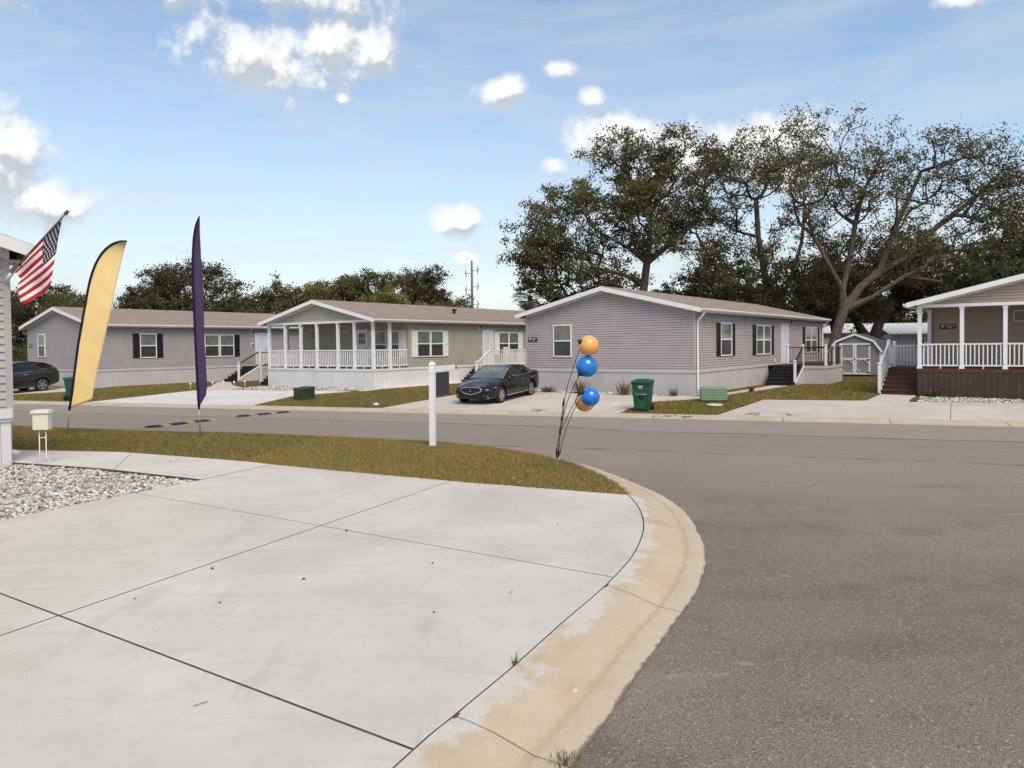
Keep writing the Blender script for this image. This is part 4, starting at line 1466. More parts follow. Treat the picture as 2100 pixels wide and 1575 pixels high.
# boards of the deck skirt, one by one
x = .0
while x < 8.3:
    w_ = rnd.uniform(.17, .2)
    o = MB().box(x + .004, min(x + w_ - .006, 8.35), -.055 - rnd.uniform(0, .012), -.032, .2, 1.2).build('skirt_board', M['skirt_brn'], H4)
    x += w_
MB().box(-.03, 8.38, -.075, -.031, 1.2, 1.3).build('skirt_cap', M['red_step'], H4)
D = empty('porch_stairs'); D.parent = H4
stairs(D, -1.32, -.04, .2, 2.2, .3, 1.28, 6, 'red_step')
MB().box(-1.32, -.04, 2.25, 3.6, 1.25, 1.3).build('landing', M['red_step'], D)
MB().add([(-1.36, .15, .3), (-1.33, .15, .3), (-1.33, 2.2, .3), (-1.36, 2.2, .3), (-1.36, 2.2, 1.3), (-1.33, 2.2, 1.3), (-1.36, .15, .36), (-1.33, .15, .36)], [(1, 2, 5, 7), (0, 6, 4, 3), (6, 7, 5, 4), (0, 1, 7, 6)]).build('stringer', M['white'], D)
newel(D, -1.4, .42, .32, 1.55, 'white', .065); newel(D, -1.4, 2.45, 1.2, 2.45, 'white', .065); newel(D, -1.35, 3.55, 1.3, 2.4, 'white', .06)
railing(D, (-1.4, .48, .48), (-1.4, 2.38, 1.36), .98, .1, 'white', 'white', .075, .03)
railing(D, (-1.3, 3.55, 1.3), (-.02, 3.55, 1.3), .92, .1, 'white', 'white', .125, .02)
railing(D, (-1.4, 2.52, 1.3), (-1.38, 3.5, 1.3), .92, .1, 'white', 'white', .125, .02)

# --- the near house at the left edge
H0, ze = house('bungalow', 'pale grey sided house corner with white skirting, cut by the left edge', (-7.4, 11.14), R(63.43), -8.35, 0, 16.0, 'side_near', 'skirt_white', base=0.0, zb=.72, zs=3.12, zp=4.30, z_off=0, boards=True, sp=.22, slope=.25, band=.14, course=.114)
fr = FRONT(0)
downspout(H0, 0, .30, ze + .05, .12, 1, 'white', .34)
fbuild(MB().box(-.36, -.16, .03, .05, 2.60, 2.78).box(-.3, -.22, .05, .09, 2.64, 2.74), fr, 'flag_bracket_plate', M['white'], H0)

# ------------------------------------------------------------------ far concrete: driveways and walks
def far_sheet(name, parent, polys, mat, lift=.012):
    for poly in polys:
        for keep in (1, -1):
            p = clip(poly, NX * keep, NY * keep, 32.9 * keep)
            for keep2 in (1, -1):
                q = clip(p, NX * keep2, NY * keep2, 25.9 * keep2) if len(p) > 2 else []
                if len(q) > 2: slab('slab', q, lambda x, y: lot_z(x, y) + lift, .12, mat, parent, .008)


def cutpoly(poly, seg_, gap=.008):
    a_, b_, c_ = hp(seg_)
    return [clip(poly, a_, b_, c_ + gap), clip(poly, -a_, -b_, -c_ + gap)]


def v_front(x, y):       # slide a point to the back edge of the kerb
    v = vof(x, y); return (x + (25.605 - v) * NX, y + (25.605 - v) * NY)


dA = [v_front(-19.6, 34.6), v_front(-10.9, 31.6), (-10.2, 35.36), (-7.9, 36.7), (-9.2, 37.3), (-14.9, 39.2), (-16.6, 39.3)]
o = empty('driveway'); tag(o, 'pale concrete driveway between the grey and tan homes', kind='structure')
pl_ = cutpoly(dA, ((-15.0, 33.0), (-12.6, 38.8)))
far_sheet('slab', o, pl_, M['conc_far2'])
dB = [v_front(-5.1, 29.6), v_front(3.7, 26.3), (4.42, 27.75), (5.5, 29.4), (7.3, 29.8), (8.69, 30.85), (10.85, 33.05), (13.2, 36.2), (12.6, 36.6), (9.2, 31.9), (7.45, 30.55), (5.0, 31.75), (.9, 34.2), (-1.2, 35.4), (-2.75, 33.4)]
o = empty('driveway'); tag(o, 'tan concrete driveway under the black sedan', kind='structure')
pl_ = []
for q in cutpoly(dB, ((-.6, 27.5), (1.5, 36.0))): pl_ += cutpoly(q, ((-9, 34.3), (9, 28.4)))
far_sheet('slab', o, [q for q in pl_ if len(q) > 2], M['conc_far'])
dC = [v_front(6.7, 25.0), v_front(13.05, 22.6), v_front(22, 19.3), (24, 23.8), (17.62, 26.0), (14.2, 27.1), (14.9, 28.2), (15.5, 29.0), (14.5, 29.7), (13.0, 27.8), (9.61, 28.9), (8.1, 26.8)]
o = empty('driveway'); tag(o, 'pale concrete driveway in front of the brown home', kind='structure')
pl_ = []
for q in cutpoly(dC, ((9.85, 23.9), (12.37, 27.74))):
    pl_ += cutpoly(q, ((13.05, 22.49), (15.43, 26.54)))
far_sheet('slab', o, [q for q in pl_ if len(q) > 2], M['conc_far'])
o = empty('path'); tag(o, 'narrow concrete path along the tan home', kind='structure')
far_sheet('slab', o, [[(-6.9, 37.55), (-7.6, 37.0), (-7.1, 36.75), (-1.2, 44.9), (-1.9, 45.3)]], M['conc_far2'], .016)
o = empty('path'); tag(o, 'narrow concrete path to the grey home steps', kind='structure')
far_sheet('slab', o, [[(-14.9, 39.3), (-14.2, 40.0), (-15.6, 42.2), (-17.6, 47.2), (-18.4, 47.0), (-16.6, 41.6), (-16.4, 39.6)]], M['conc_far'], .016)
o = empty('path'); tag(o, 'concrete parking strip under the graphite car', kind='structure')
far_sheet('slab', o, [[(-24.2, 40.9), (-23.6, 42.0), (-27.5, 44.2), (-34, 38), v_front(-33, 39), v_front(-30, 38.3)]], M['conc_far'], .016)

# grass of the far lawns (polygons that leave the concrete free)
far_grass([v_front(-30, 38), v_front(-19.7, 34.6), (-16.7, 39.4), (-17.4, 43), (-19.5, 48), (-23.6, 42.2), (-24.0, 40.6)], 26000)
far_grass([v_front(-10.8, 31.6), v_front(-5.2, 29.6), (-2.85, 33.5), (-1.3, 35.5), (1.2, 37.6), (-1.1, 44.6), (-7.0, 36.7), (-10.1, 35.3)], 42000)
far_grass([v_front(3.8, 26.2), v_front(6.6, 25.0), (8.0, 26.85), (9.55, 29.0), (12.9, 27.9), (14.4, 29.8), (20, 38), (24, 45), (18, 44), (13.3, 36.2), (10.9, 33.0), (8.75, 30.8), (7.35, 29.75), (5.55, 29.35), (4.48, 27.7)], 60000)
for (pp, h0, h1) in FAR_LAWN:
    o = link('lawn_grass', blades('lawn_grass', pp, lot_z_np(pp) - .022, h0, h1, .011, M['blade_far'], 1.3))
    tag(o, 'patchy grass of a lawn across the street', 'grass', kind='stuff')
rocks('gravel_bed', [(-14.9, 39.6), (-14.2, 40.6), (-12.9, 42.2), (-6.95, 37.85), (-7.6, 37.2), (-9.5, 37.3)], 2200, lambda p: lot_z_np(p) - .02, .03, .07, 'grey gravel along the tan home porch')
rocks('gravel_bed', [(1.1, 34.3), (.9, 35.5), (7.3, 30.95), (7.2, 30.75), (5.2, 31.75)], 1100, lambda p: lot_z_np(p) - .02, .03, .07, 'pale gravel along the lavender home gable')
rocks('gravel_bed', [(15.6, 28.85), (15.3, 28.3), (14.6, 27.2), (17.7, 26.1), (22, 24.6), (22.2, 24.3)], 1500, lambda p: lot_z_np(p) - .025, .03, .07, 'pale gravel along the brown home skirting')

# ------------------------------------------------------------------ vehicles
def catmull(rows, k=4):
    A = np.array(rows, float)
    A = np.vstack([2 * A[0] - A[1], A, 2 * A[-1] - A[-2]])
    out = []
    for i in range(1, len(A) - 2):
        for j in range(k):
            t = j / k
            out.append(.5 * (2 * A[i] + (-A[i - 1] + A[i + 1]) * t + (2 * A[i - 1] - 5 * A[i] + 4 * A[i + 1] - A[i + 2]) * t * t + (-A[i - 1] + 3 * A[i] - 3 * A[i + 1] + A[i + 2]) * t ** 3))
    out.append(A[-2])
    return np.array(out)


def car(name, label, pos, phi, pitch, S, G, nose, wb, track, wr, paint, roof_u, rear_glass='car_glass'):
    P = empty(name, pos, 0, label, 'car')
    P.rotation_euler = (Matrix.Rotation(phi, 4, 'Z') @ Matrix.Rotation(pitch, 4, 'Y')).to_euler()
    rows = catmull(S, 4)
    mb = MB()
    ring = None
    for (u, w, zl, zm, zb_, zt_) in rows:
        x = nose - u
        half = [(0, zl), (w * .80, zl), (w * .95, zl + .07), (w * .985, zl + .2), (w, zm), (w * .99, zm + (zb_ - zm) * .55), (w * .945, zb_ - .02), (w * .86, zb_ + .012), (w * .5, zt_ - .012), (0, zt_)]
        ring = [(x, y, z) for y, z in half] + [(x, -y, z) for y, z in half[-2:0:-1]]
        mb.v += ring
    n = len(ring); m_ = len(rows)
    for i in range(m_ - 1):
        for j in range(n):
            mb.f.append((i * n + j, (i + 1) * n + j, (i + 1) * n + (j + 1) % n, i * n + (j + 1) % n))
    mb.f.append(tuple(range(n))); mb.f.append(tuple((m_ - 1) * n + j for j in range(n - 1, -1, -1)))
    body = mb.build('body', M[paint], P, True)
    # wheel arches cut out of the body
    cut = MB()
    for x in (0, -wb):
        for s in (1, -1):
            y0, y1 = (track - .24, track + .4) if s > 0 else (-track - .4, -track + .24)
            cut.lathe([(0, y0), (wr + .055, y0), (wr + .055, y1), (0, y1)], 28, (x, 0, wr + .01), 'Y')
    cme = cut.mesh('arch')
    bmx = bmesh.new(); bmx.from_mesh(cme); bmesh.ops.remove_doubles(bmx, verts=bmx.verts, dist=1e-5); bmesh.ops.recalc_face_normals(bmx, faces=bmx.faces); bmx.to_mesh(cme); bmx.free()
    bmx = bmesh.new(); bmx.from_mesh(body.data); bmesh.ops.recalc_face_normals(bmx, faces=bmx.faces); bmx.to_mesh(body.data); bmx.free()
    co = bpy.data.objects.new('arch', cme); col.objects.link(co)
    co.parent = P
    md = body.modifiers.new('arches', 'BOOLEAN'); md.operation = 'DIFFERENCE'; md.object = co; md.solver = 'EXACT'
    dg = bpy.context.evaluated_depsgraph_get()
    me = bpy.data.meshes.new_from_object(body.evaluated_get(dg))
    body.modifiers.clear()
    body.data = me
    bpy.data.objects.remove(co)
    # cabin
    rows = catmull(G, 4)
    side, scr, roof, rear = MB(), MB(), MB(), MB()
    secs = []
    for (u, wb_, zb_, wt, zt_) in rows:
        x = nose - u
        half = [(wb_, zb_), ((wb_ + wt) / 2 + .025, (zb_ + zt_) / 2), (wt + .02, zt_ - .06), (wt * .93, zt_ - .022), (wt * .5, zt_ - .004), (0, zt_)]
        secs.append((u, [(x, y, z) for y, z in half] + [(x, -y, z) for y, z in half[-2::-1]]))
    ns = len(secs[0][1])
    for i in range(len(secs) - 1):
        (u0, a), (u1, b) = secs[i], secs[i + 1]
        for j in range(ns - 1):
            top_ = 2 <= j <= ns - 4
            tgt = side if not top_ else (scr if u1 <= roof_u[0] + 1e-3 else (roof if u1 <= roof_u[1] + 1e-3 else rear))
            tgt.add([a[j], b[j], b[j + 1], a[j + 1]], [(0, 1, 2, 3)])
    for mbx, nm, mt in ((side, 'side_window', 'car_glass'), (scr, 'windscreen', 'screen_glass'), (roof, 'roof', paint), (rear, 'rear_window', rear_glass)):
        if mbx.f:
            me = mbx.mesh(nm, M[mt], True)
            bmx = bmesh.new(); bmx.from_mesh(me); bmesh.ops.remove_doubles(bmx, verts=bmx.verts, dist=1e-5); bmesh.ops.recalc_face_normals(bmx, faces=bmx.faces); bmx.to_mesh(me); bmx.free()
            link(nm, me, P)
    for s in (1, -1):
        pil = MB(); pts = []
        for (u, sec) in secs:
            p = sec[2]; pts.append((p[0], s * abs(p[1]) * 1.005, p[2] + .012))
        pil.tube(pts, .03, 6); pil.build('roof_rail', M[paint], P, True)
        bel = MB(); bel.tube([(sec[0][0], s * (abs(sec[0][1]) + .012), sec[0][2] + .015) for (u, sec) in secs if roof_u[0] - .55 < u < roof_u[1] + .75], .012, 6)
        bel.build('window_trim', M['chrome'], P, True)
        # mirror, handles
        um = roof_u[0] - .42
        mi = MB().lathe([(0, -.1), (.05, -.09), (.075, -.02), (.07, .06), (.03, .1), (0, .105)], 10).map(lambda x, y, z: (nose - um + x * .9, s * (abs(S[6][1]) + .04 + z * .95), S[6][4] + .07 + y * .85), s < 0)
        mo = mi.build('mirror', M[paint], P, True)
        MB().box(nose - um + .02, nose - um + .055, s * (S[6][1] + .08) - .09, s * (S[6][1] + .08) + .09, S[6][4] + .10, S[6][4] + .125).build('mirror_cap', M['chrome'], mo)
        for uu in (roof_u[0] + .45, roof_u[1] + .1):
            MB().bar((nose - uu, s * (S[7][1] + .008), S[7][4] - .14), (nose - uu - .2, s * (S[7][1] + .008), S[7][4] - .135), .03, .03).build('door_handle', M['chrome'], P)
        bp = MB().bar((nose - (roof_u[0] + .62), s * (G[3][1] + .008), G[3][2]), (nose - (roof_u[0] + .72), s * (G[3][3] + .035), G[3][4] - .06), .06, .02, (0, 1, 0)); bp.build('door_pillar', M['black_plastic'], P)
        # shut lines
        for uu in (roof_u[0] - .55, roof_u[0] + .68, roof_u[1] + .28):
            MB().bar((nose - uu, s * (S[7][1] - .004), .36), (nose - uu - .03, s * (S[7][1] - .012), S[7][4] - .05), .012, .012).build('shut_line', M['black_plastic'], P)
        MB().bar((-.42, s * (S[7][1] * .975), .30), (-wb + .42, s * (S[7][1] * .975), .31), .03, .03).build('sill_trim', M['chrome'], P)
    # wheels
    ty = MB().lathe([(wr - .11, -.105), (wr - .03, -.115), (wr, -.085), (wr, .085), (wr - .03, .115), (wr - .11, .105)], 32, (0, 0, 0), 'Y').mesh('tyre', M['tyre'], True)
    rm = MB()
    r = wr - .105
    rm.lathe([(r, -.10), (r + .004, .10), (r - .02, .108), (r - .03, .06), (r - .03, -.09)], 32, (0, 0, 0), 'Y')
    for k in range(10):
        a = 2 * math.pi * k / 10 + (.12 if k % 2 else -.12)
        rm.bar((.04 * math.cos(a), .085, .04 * math.sin(a)), (r * .96 * math.cos(a), .095, r * .96 * math.sin(a)), .042, .02, (0, 1, 0))
    rm.lathe([(0, .1), (.055, .098), (.06, .07)], 12, (0, 0, 0), 'Y')
    rme = rm.mesh('rim', M['rim'])
    bk = MB().lathe([(0, .0), (r - .02, .0)], 20, (0, 0, 0), 'Y').mesh('brake_disc', M['black_metal'])
    for x in (0, -wb):
        for s in (1, -1):
            wme = ty
            t_ = link('wheel', wme, P, (x, s * (track - .06), wr), (0, 0, 0 if s > 0 else math.pi))
            link('rim', rme, t_); link('brake_disc', bk, t_)
    return P


FORW = R(-115.6)
S_SED = [(0.00, .52, .34, .50, .60, .65), (.07, .70, .27, .50, .65, .71), (.28, .84, .22, .53, .71, .78), (.60, .91, .20, .56, .79, .865), (1.0, .935, .20, .58, .86, .935), (1.45, .945, .20, .58, .93, .995),
         (1.9, .95, .20, .58, .955, .99), (2.9, .955, .20, .58, .985, 1.0), (3.8, .955, .20, .60, 1.02, 1.03), (4.3, .94, .22, .62, 1.05, 1.08), (4.7, .88, .26, .64, 1.06, 1.10), (4.88, .78, .34, .66, 1.03, 1.07), (4.94, .66, .40, .66, .96, 1.0)]
G_SED = [(1.30, .80, .955, .78, .985), (1.75, .83, .955, .72, 1.19), (2.25, .84, .965, .63, 1.365), (2.7, .845, .975, .605, 1.425), (3.1, .84, .985, .60, 1.43), (3.6, .82, 1.005, .60, 1.375), (4.05, .77, 1.035, .61, 1.22), (4.45, .72, 1.065, .66, 1.085)]
fx, fy = math.cos(FORW), math.sin(FORW)
lx, ly = -fy, fx
wc = Vector((-.45, 30.13)) - Vector((lx, ly)) * .86
NOSE = .93
CAR = car('sedan', 'black sedan with chrome framed grille parked on the driveway', (wc.x, wc.y, -.668), FORW, R(2.3), S_SED, G_SED, NOSE, 2.87, .86, .345, 'paint_black', (2.25, 3.6))
# front face of the sedan
gx = lambda y, z=.5: NOSE + .034 - .055 * (abs(y) / .5) ** 2 - max(0, z - .58) * .35
out = [(-.50, .585), (-.37, .70), (0, .715), (.37, .70), (.50, .585), (.26, .49), (0, .435), (-.26, .49)]
mb = MB(); mb.add([(gx(y, z) - .008, y, z) for y, z in out] + [(gx(0) - .012, 0, .58)], [(i, (i + 1) % 8, 8) for i in range(8)])
gr = mb.build('grille', M['black_plastic'], CAR)
mb = MB(); o2 = out + [out[0]]
mb.tube([(gx(y, z) + .006, y, z) for y, z in o2], .017, 6); mb.build('grille_frame', M['chrome'], gr, True)
mb = MB().box(gx(0) - .01, gx(0) + .004, -.13, .13, .52, .645); mb.build('emblem_panel', M['glass_dk'], gr)
e = MB(); ex = gx(0) + .012
e.bar((ex, -.05, .535), (ex, -.012, .63), .014, .02, (1, 0, 0)).bar((ex, .05, .535), (ex, .012, .63), .014, .02, (1, 0, 0)).bar((ex, -.03, .575), (ex, .03, .575), .012, .014, (1, 0, 0)).bar((ex, -.014, .632), (ex, .014, .632), .014, .016, (1, 0, 0))
e.build('emblem', M['chrome'], gr)
for s in (1, -1):
    def sp_(u, y, z): return (NOSE - u, s * y, z)
    m_ = MB().hexa([sp_(.05, .50, .60), sp_(.50, .915, .64), sp_(.56, .86, .62), sp_(.15, .45, .58), sp_(.09, .52, .665), sp_(.55, .895, .735), sp_(.6, .84, .72), sp_(.2, .46, .66)])
    h = m_.build('headlight', M['black_plastic'], CAR)
    for q in range(4):
        t0 = .08 + q * .22; t1 = t0 + .16
        f_ = lambda t, dz: (NOSE - (.045 + .46 * t) + .012, s * (.505 + .415 * t + .012), .605 + .04 * t + dz)
        MB().hexa([f_(t0, .015), f_(t1, .015), (f_(t1, 0)[0] - .04, f_(t1, 0)[1] - s * .04, f_(t1, .015)[2]), (f_(t0, 0)[0] - .04, f_(t0, 0)[1] - s * .04, f_(t0, .015)[2]),
                   f_(t0, .055 + .02 * t0), f_(t1, .055 + .02 * t1), (f_(t1, 0)[0] - .05, f_(t1, 0)[1] - s * .04, f_(t1, .055)[2]), (f_(t0, 0)[0] - .05, f_(t0, 0)[1] - s * .04, f_(t0, .055)[2])]).build('lens', M['lamp_lens'], h)
    m_ = MB().tube([sp_(.02, .56, .40), sp_(.10, .70, .36), sp_(.13, .74, .29), sp_(.08, .62, .265)], .013, 6); m_.build('bumper_trim', M['chrome'], CAR, True)
MB().hexa([(NOSE - .06, -.52, .28), (NOSE - .06, .52, .28), (NOSE - .2, .52, .28), (NOSE - .2, -.52, .28), (NOSE + .004, -.46, .40), (NOSE + .004, .46, .40), (NOSE - .2, .46, .40), (NOSE - .2, -.46, .40)]).build('lower_intake', M['black_plastic'], CAR)

S_SUV = [(0.00, .55, .40, .62, .80, .86), (.08, .74, .34, .62, .86, .93), (.3, .86, .28, .62, .93, 1.0), (.7, .93, .26, .64, .99, 1.06), (1.1, .95, .25, .66, 1.03, 1.11), (1.5, .955, .25, .68, 1.06, 1.13),
         (2.0, .96, .25, .68, 1.08, 1.12), (3.0, .96, .25, .70, 1.13, 1.14), (3.8, .96, .26, .74, 1.22, 1.24), (4.3, .95, .30, .78, 1.26, 1.30), (4.62, .90, .36, .80, 1.22, 1.27), (4.8, .82, .42, .78, 1.1, 1.16), (4.88, .72, .48, .74, .98, 1.02)]
G_SUV = [(1.25, .82, 1.06, .80, 1.11), (1.75, .85, 1.07, .74, 1.36), (2.3, .86, 1.08, .68, 1.60), (2.8, .86, 1.10, .66, 1.68), (3.4, .855, 1.14, .65, 1.68), (4.0, .84, 1.22, .64, 1.60), (4.4, .80, 1.25, .63, 1.46), (4.68, .76, 1.24, .66, 1.27)]
wc = Vector((-25.76, 41.4)) - Vector((lx, ly)) * .85 + Vector((fx, fy)) * 2.83
SUV = car('sport_utility_car', 'dark graphite crossover car parked beside the grey home, rear half showing', (wc.x, wc.y, -.70), FORW, R(2.3), S_SUV, G_SUV, .95, 2.83, .85, .37, 'paint_grey', (2.3, 4.0))
for s in (1, -1):
    MB().hexa([(.95 - 4.42, s * .955, 1.02), (.95 - 4.42, s * .80, 1.02), (.95 - 4.86, s * .6, .98), (.95 - 4.84, s * .77, .98), (.95 - 4.36, s * .95, 1.14), (.95 - 4.36, s * .8, 1.14), (.95 - 4.80, s * .6, 1.10), (.95 - 4.78, s * .80, 1.10)]).build('tail_light', pm('tail_lens', (.10, .015, .012), .2, .1), SUV)


# ------------------------------------------------------------------ wheelie bins
def bin_(label, pos, rz):
    P = empty('wheelie_bin', pos, rz, label, 'bin', 'green wheelie bins at the kerb')
    mb = MB()
    def ring(z, wx, wy, y0=0): return [(-wx, -wy + y0, z), (wx, -wy + y0, z), (wx, wy + y0, z), (-wx, wy + y0, z)]
    lv = [(0.03, .235, .24), (.05, .245, .26), (.60, .285, .315), (.62, .30, .33), (.66, .30, .33), (.68, .29, .322), (.97, .315, .36), (.99, .34, .39), (1.03, .34, .39)]
    for z, wx, wy in lv: mb.v += ring(z, wx, wy)
    for i in range(len(lv) - 1):
        for j in range(4): mb.f.append((i * 4 + j, i * 4 + (j + 1) % 4, (i + 1) * 4 + (j + 1) % 4, (i + 1) * 4 + j))
    mb.f.append((3, 2, 1, 0)); mb.f.append(tuple(len(mb.v) - 4 + j for j in range(4)))
    mb.build('body', M['bin'], P)
    m2 = MB()
    m2.hexa([(-.35, -.41, 1.032), (.35, -.41, 1.032), (.35, .40, 1.032), (-.35, .40, 1.032), (-.30, -.36, 1.085), (.30, -.36, 1.085), (.30, .36, 1.11), (-.30, .36, 1.11)])
    m2.box(-.2, .2, -.30, .30, 1.08, 1.125)
    ld = m2.build('lid', M['bin_lid'], P)
    MB().tube([(-.3, .40, 1.02), (-.3, .48, 1.06), (.3, .48, 1.06), (.3, .40, 1.02)], .018, 8).build('handle', M['bin_lid'], P, True)
    # catch bar and pocket on the front
    MB().tube([(-.2, -.335, .62), (-.2, -.36, .60), (.2, -.36, .60), (.2, -.335, .62)], .014, 6).build('lift_bar', M['steel'], P, True)
    MB().box(-.09, .09, -.315, -.29, .46, .57).build('lift_pocket', M['black_plastic'], P)
    MB().box(-.13, .13, -.288, -.262, .1, .40).build('front_panel', M['bin_lid'], P)
    MB().box(-.08, .08, -.360, -.352, .86, .90).box(-.07, .07, -.357, -.349, .80, .815).build('lettering', M['print'], P)
    wm = MB().lathe([(.03, -.035), (.12, -.04), (.13, -.02), (.13, .02), (.12, .04), (.03, .035)], 18, (0, 0, 0), 'X').mesh('wheel', M['tyre'], True)
    for s in (1, -1): link('wheel', wm, P, (s * .29, .30, .13))
    return P


bin_('green wheelie bin on the grass in front of the lavender home', (4.62, 26.75, lot_z(4.62, 26.75) - .01), R(-22))
bin_('green wheelie bin half hidden behind the yellow feather flag', (-20.75, 35.85, lot_z(-20.75, 35.85) - .01), R(62))

# ------------------------------------------------------------------ utility boxes
P = empty('utility_box', (-9.25, 33.55, lot_z(-9.25, 33.55) - .03), R(-38), 'dark green steel utility box on the grass verge', 'utility box')
mb = MB().hexa([(-.36, -.3, 0), (.36, -.3, 0), (.36, .3, 0), (-.36, .3, 0), (-.36, -.3, .48), (.36, -.3, .48), (.36, .3, .48), (-.36, .3, .48)])
mb.build('cabinet', M['green_box'], P)
mb = MB().hexa([(-.38, -.32, .482), (.38, -.32, .482), (.38, .32, .482), (-.38, .32, .482), (-.36, -.30, .53), (.36, -.30, .53), (.36, .28, .60), (-.36, .28, .60)]); mb.build('lid', M['green_box'], P)
MB().box(-.03, .03, -.325, -.301, .2, .3).build('latch', M['black_metal'], P)

P = empty('transformer_box', (7.72, 29.0, lot_z(7.72, 29) - .02), R(-10), 'pale green louvred transformer box by the house corner', 'utility box')
MB().box(-.52, .52, -.30, .42, 0, .06).build('base', M['black_plastic'], P)
MB().box(-.48, .48, -.26, .38, .06, .50).build('cabinet', M['green_pale'], P)
lo = MB().hexa([(-.475, -.30, 0), (-.005, -.30, 0), (-.005, -.262, 0), (-.475, -.262, 0), (-.475, -.285, .042), (-.005, -.285, .042), (-.005, -.262, .042), (-.475, -.262, .042)]).mesh('louvre', M['green_pale'])
ls = MB().hexa([(.482, -.25, 0), (.522, -.25, 0), (.522, .37, 0), (.482, .37, 0), (.482, -.25, .042), (.505, -.25, .042), (.505, .37, .042), (.482, .37, .042)]).mesh('louvre', M['green_pale'])
for k in range(7):
    link('louvre', lo, P, (0, 0, .075 + k * .06)); link('louvre', lo, P, (.48, 0, .075 + k * .06)); link('louvre', ls, P, (0, 0, .075 + k * .06))
MB().hexa([(-.51, -.30, .502), (.51, -.30, .502), (.51, .42, .502), (-.51, .42, .502), (-.48, -.27, .545), (.48, -.27, .545), (.48, .39, .545), (-.48, .39, .545)]).build('lid', M['green_pale'], P)

tag(MB().lathe([(.17, -.01), (.30, -.01), (.30, .03), (.27, .04), (.2, .035), (.17, .01)], 20, (7.42, 27.7, lot_z(7.42, 27.7) + .0)).build('valve_ring', M['drip'], None, True), 'pale ring cover lying in the grass below the pale green box', 'cover')
tag(MB().prism([(-6.1, 30.25), (-5.2, 29.95), (-5.05, 30.35), (-5.95, 30.65)], lambda x, y: lot_z(x, y) - .05, lambda x, y: lot_z(x, y) + .03).build('meter_cover', M['stone'], None), 'dark flat cover in the verge left of the sedan driveway', 'cover')
st = MB().lathe([(0, .10), (.07, .085), (.12, .04), (.13, 0), (0, -.02)], 7, (-5.5, 30.45, lot_z(-5.5, 30.45) + .02)).build('rock', M['stone_pale'], None); tag(st, 'grey white rock on the dark cover in the verge', 'rock')
# white smear of litter on the far kerb
mb = MB()
for k in range(26):
    x, y = 5.35 + rnd.gauss(0, .38), 24.9 + rnd.gauss(0, .06)
    v_ = vof(x, y); y += (25.3 - v_) / NY + rnd.gauss(0, .05)
    a = rnd.uniform(0, 3); s = rnd.uniform(.03, .10)
    z = -.765 + rnd.uniform(0, .02)
    mb.add([(x + s * math.cos(a), y + s * math.sin(a), z), (x - s * .5 * math.sin(a), y + s * .5 * math.cos(a), z + .03), (x - s * math.cos(a), y - s * math.sin(a), z + .01), (x + s * .5 * math.sin(a), y - s * .5 * math.cos(a), z + .02)], [(0, 1, 2, 3)])
tag(mb.build('litter', M['drip']), 'torn white litter lying on the far kerb', 'litter', kind='stuff')

# ------------------------------------------------------------------ speed bumps
def bump_(label, a, b):
    A, B = Vector(a), Vector(b)
    L_ = (B - A).length
    d = (B - A).normalized(); ang = math.atan2(d.y, d.x)
    P = empty('speed_bump', ((A.x + B.x) / 2, (A.y + B.y) / 2, 0), ang, label, 'speed bump', 'rubber speed bumps across the street')
    n = max(4, int(L_ / .42)); s = L_ / n
    pr_ = [(-.15, 0), (-.11, .03), (-.04, .05), (.04, .05), (.11, .03), (.15, 0)]
    for i in range(n):
        x0 = -L_ / 2 + i * s; x1 = x0 + s - .01
        mb = MB()
        vs = []
        for x in (x0, x1):
            wx = P.location.x + math.cos(ang) * x; wy = P.location.y + math.sin(ang) * x
            zz = road_z(vof(wx, wy))
            vs += [(x, y, zz + z + .002) for y, z in pr_]
        k = len(pr_)
        mb.add(vs, [(j, j + 1, k + j + 1, k + j) for j in range(k - 1)] + [tuple(range(k - 1, -1, -1)), tuple(range(k, 2 * k))])
        mb.build('rubber_block', M['yellow_paint'] if i % 3 == 1 else M['rubber'], P)


bump_('black and yellow rubber speed bump nearest the purple feather flag', (-9.36, 19.42, 0), (-9.1, 22.9, 0))
bump_('short rubber speed bump by the far side of the street', (-9.0, 24.9, 0), (-8.45, 28.2, 0))


# ------------------------------------------------------------------ unproject helper for measured outlines (metres, photographed plane at depth Y)
def at(x, y, Y):
    u = (x - 1050) / 1550.0; v = -(y - 745) / 1550.0
    c, s = math.cos(R(.65)), math.sin(R(.65))
    u, v = u * c + v * s, -u * s + v * c
    p = math.atan(37 / 1550.0)
    d = (u, math.cos(p) + v * math.sin(p), -math.sin(p) + v * math.cos(p))
    return Vector((d[0] * Y / d[1], Y, 1.65 + d[2] * Y / d[1]))


def ip(pts, n):       # resample a polyline evenly by index-arc
    P = [Vector(p) for p in pts]
    d = [0]
    for i in range(1, len(P)): d.append(d[-1] + (P[i] - P[i - 1]).length)
    out = []
    for k in range(n):
        t = d[-1] * k / (n - 1)
        i = max(j for j in range(len(d)) if d[j] <= t + 1e-9); i = min(i, len(P) - 2)
        f = (t - d[i]) / (d[i + 1] - d[i] + 1e-12)
        out.append(P[i].lerp(P[i + 1], f))
    return out


def smooth_line(pts, k=6):
    return [Vector(p) for p in catmull([tuple(p) for p in pts], k)]


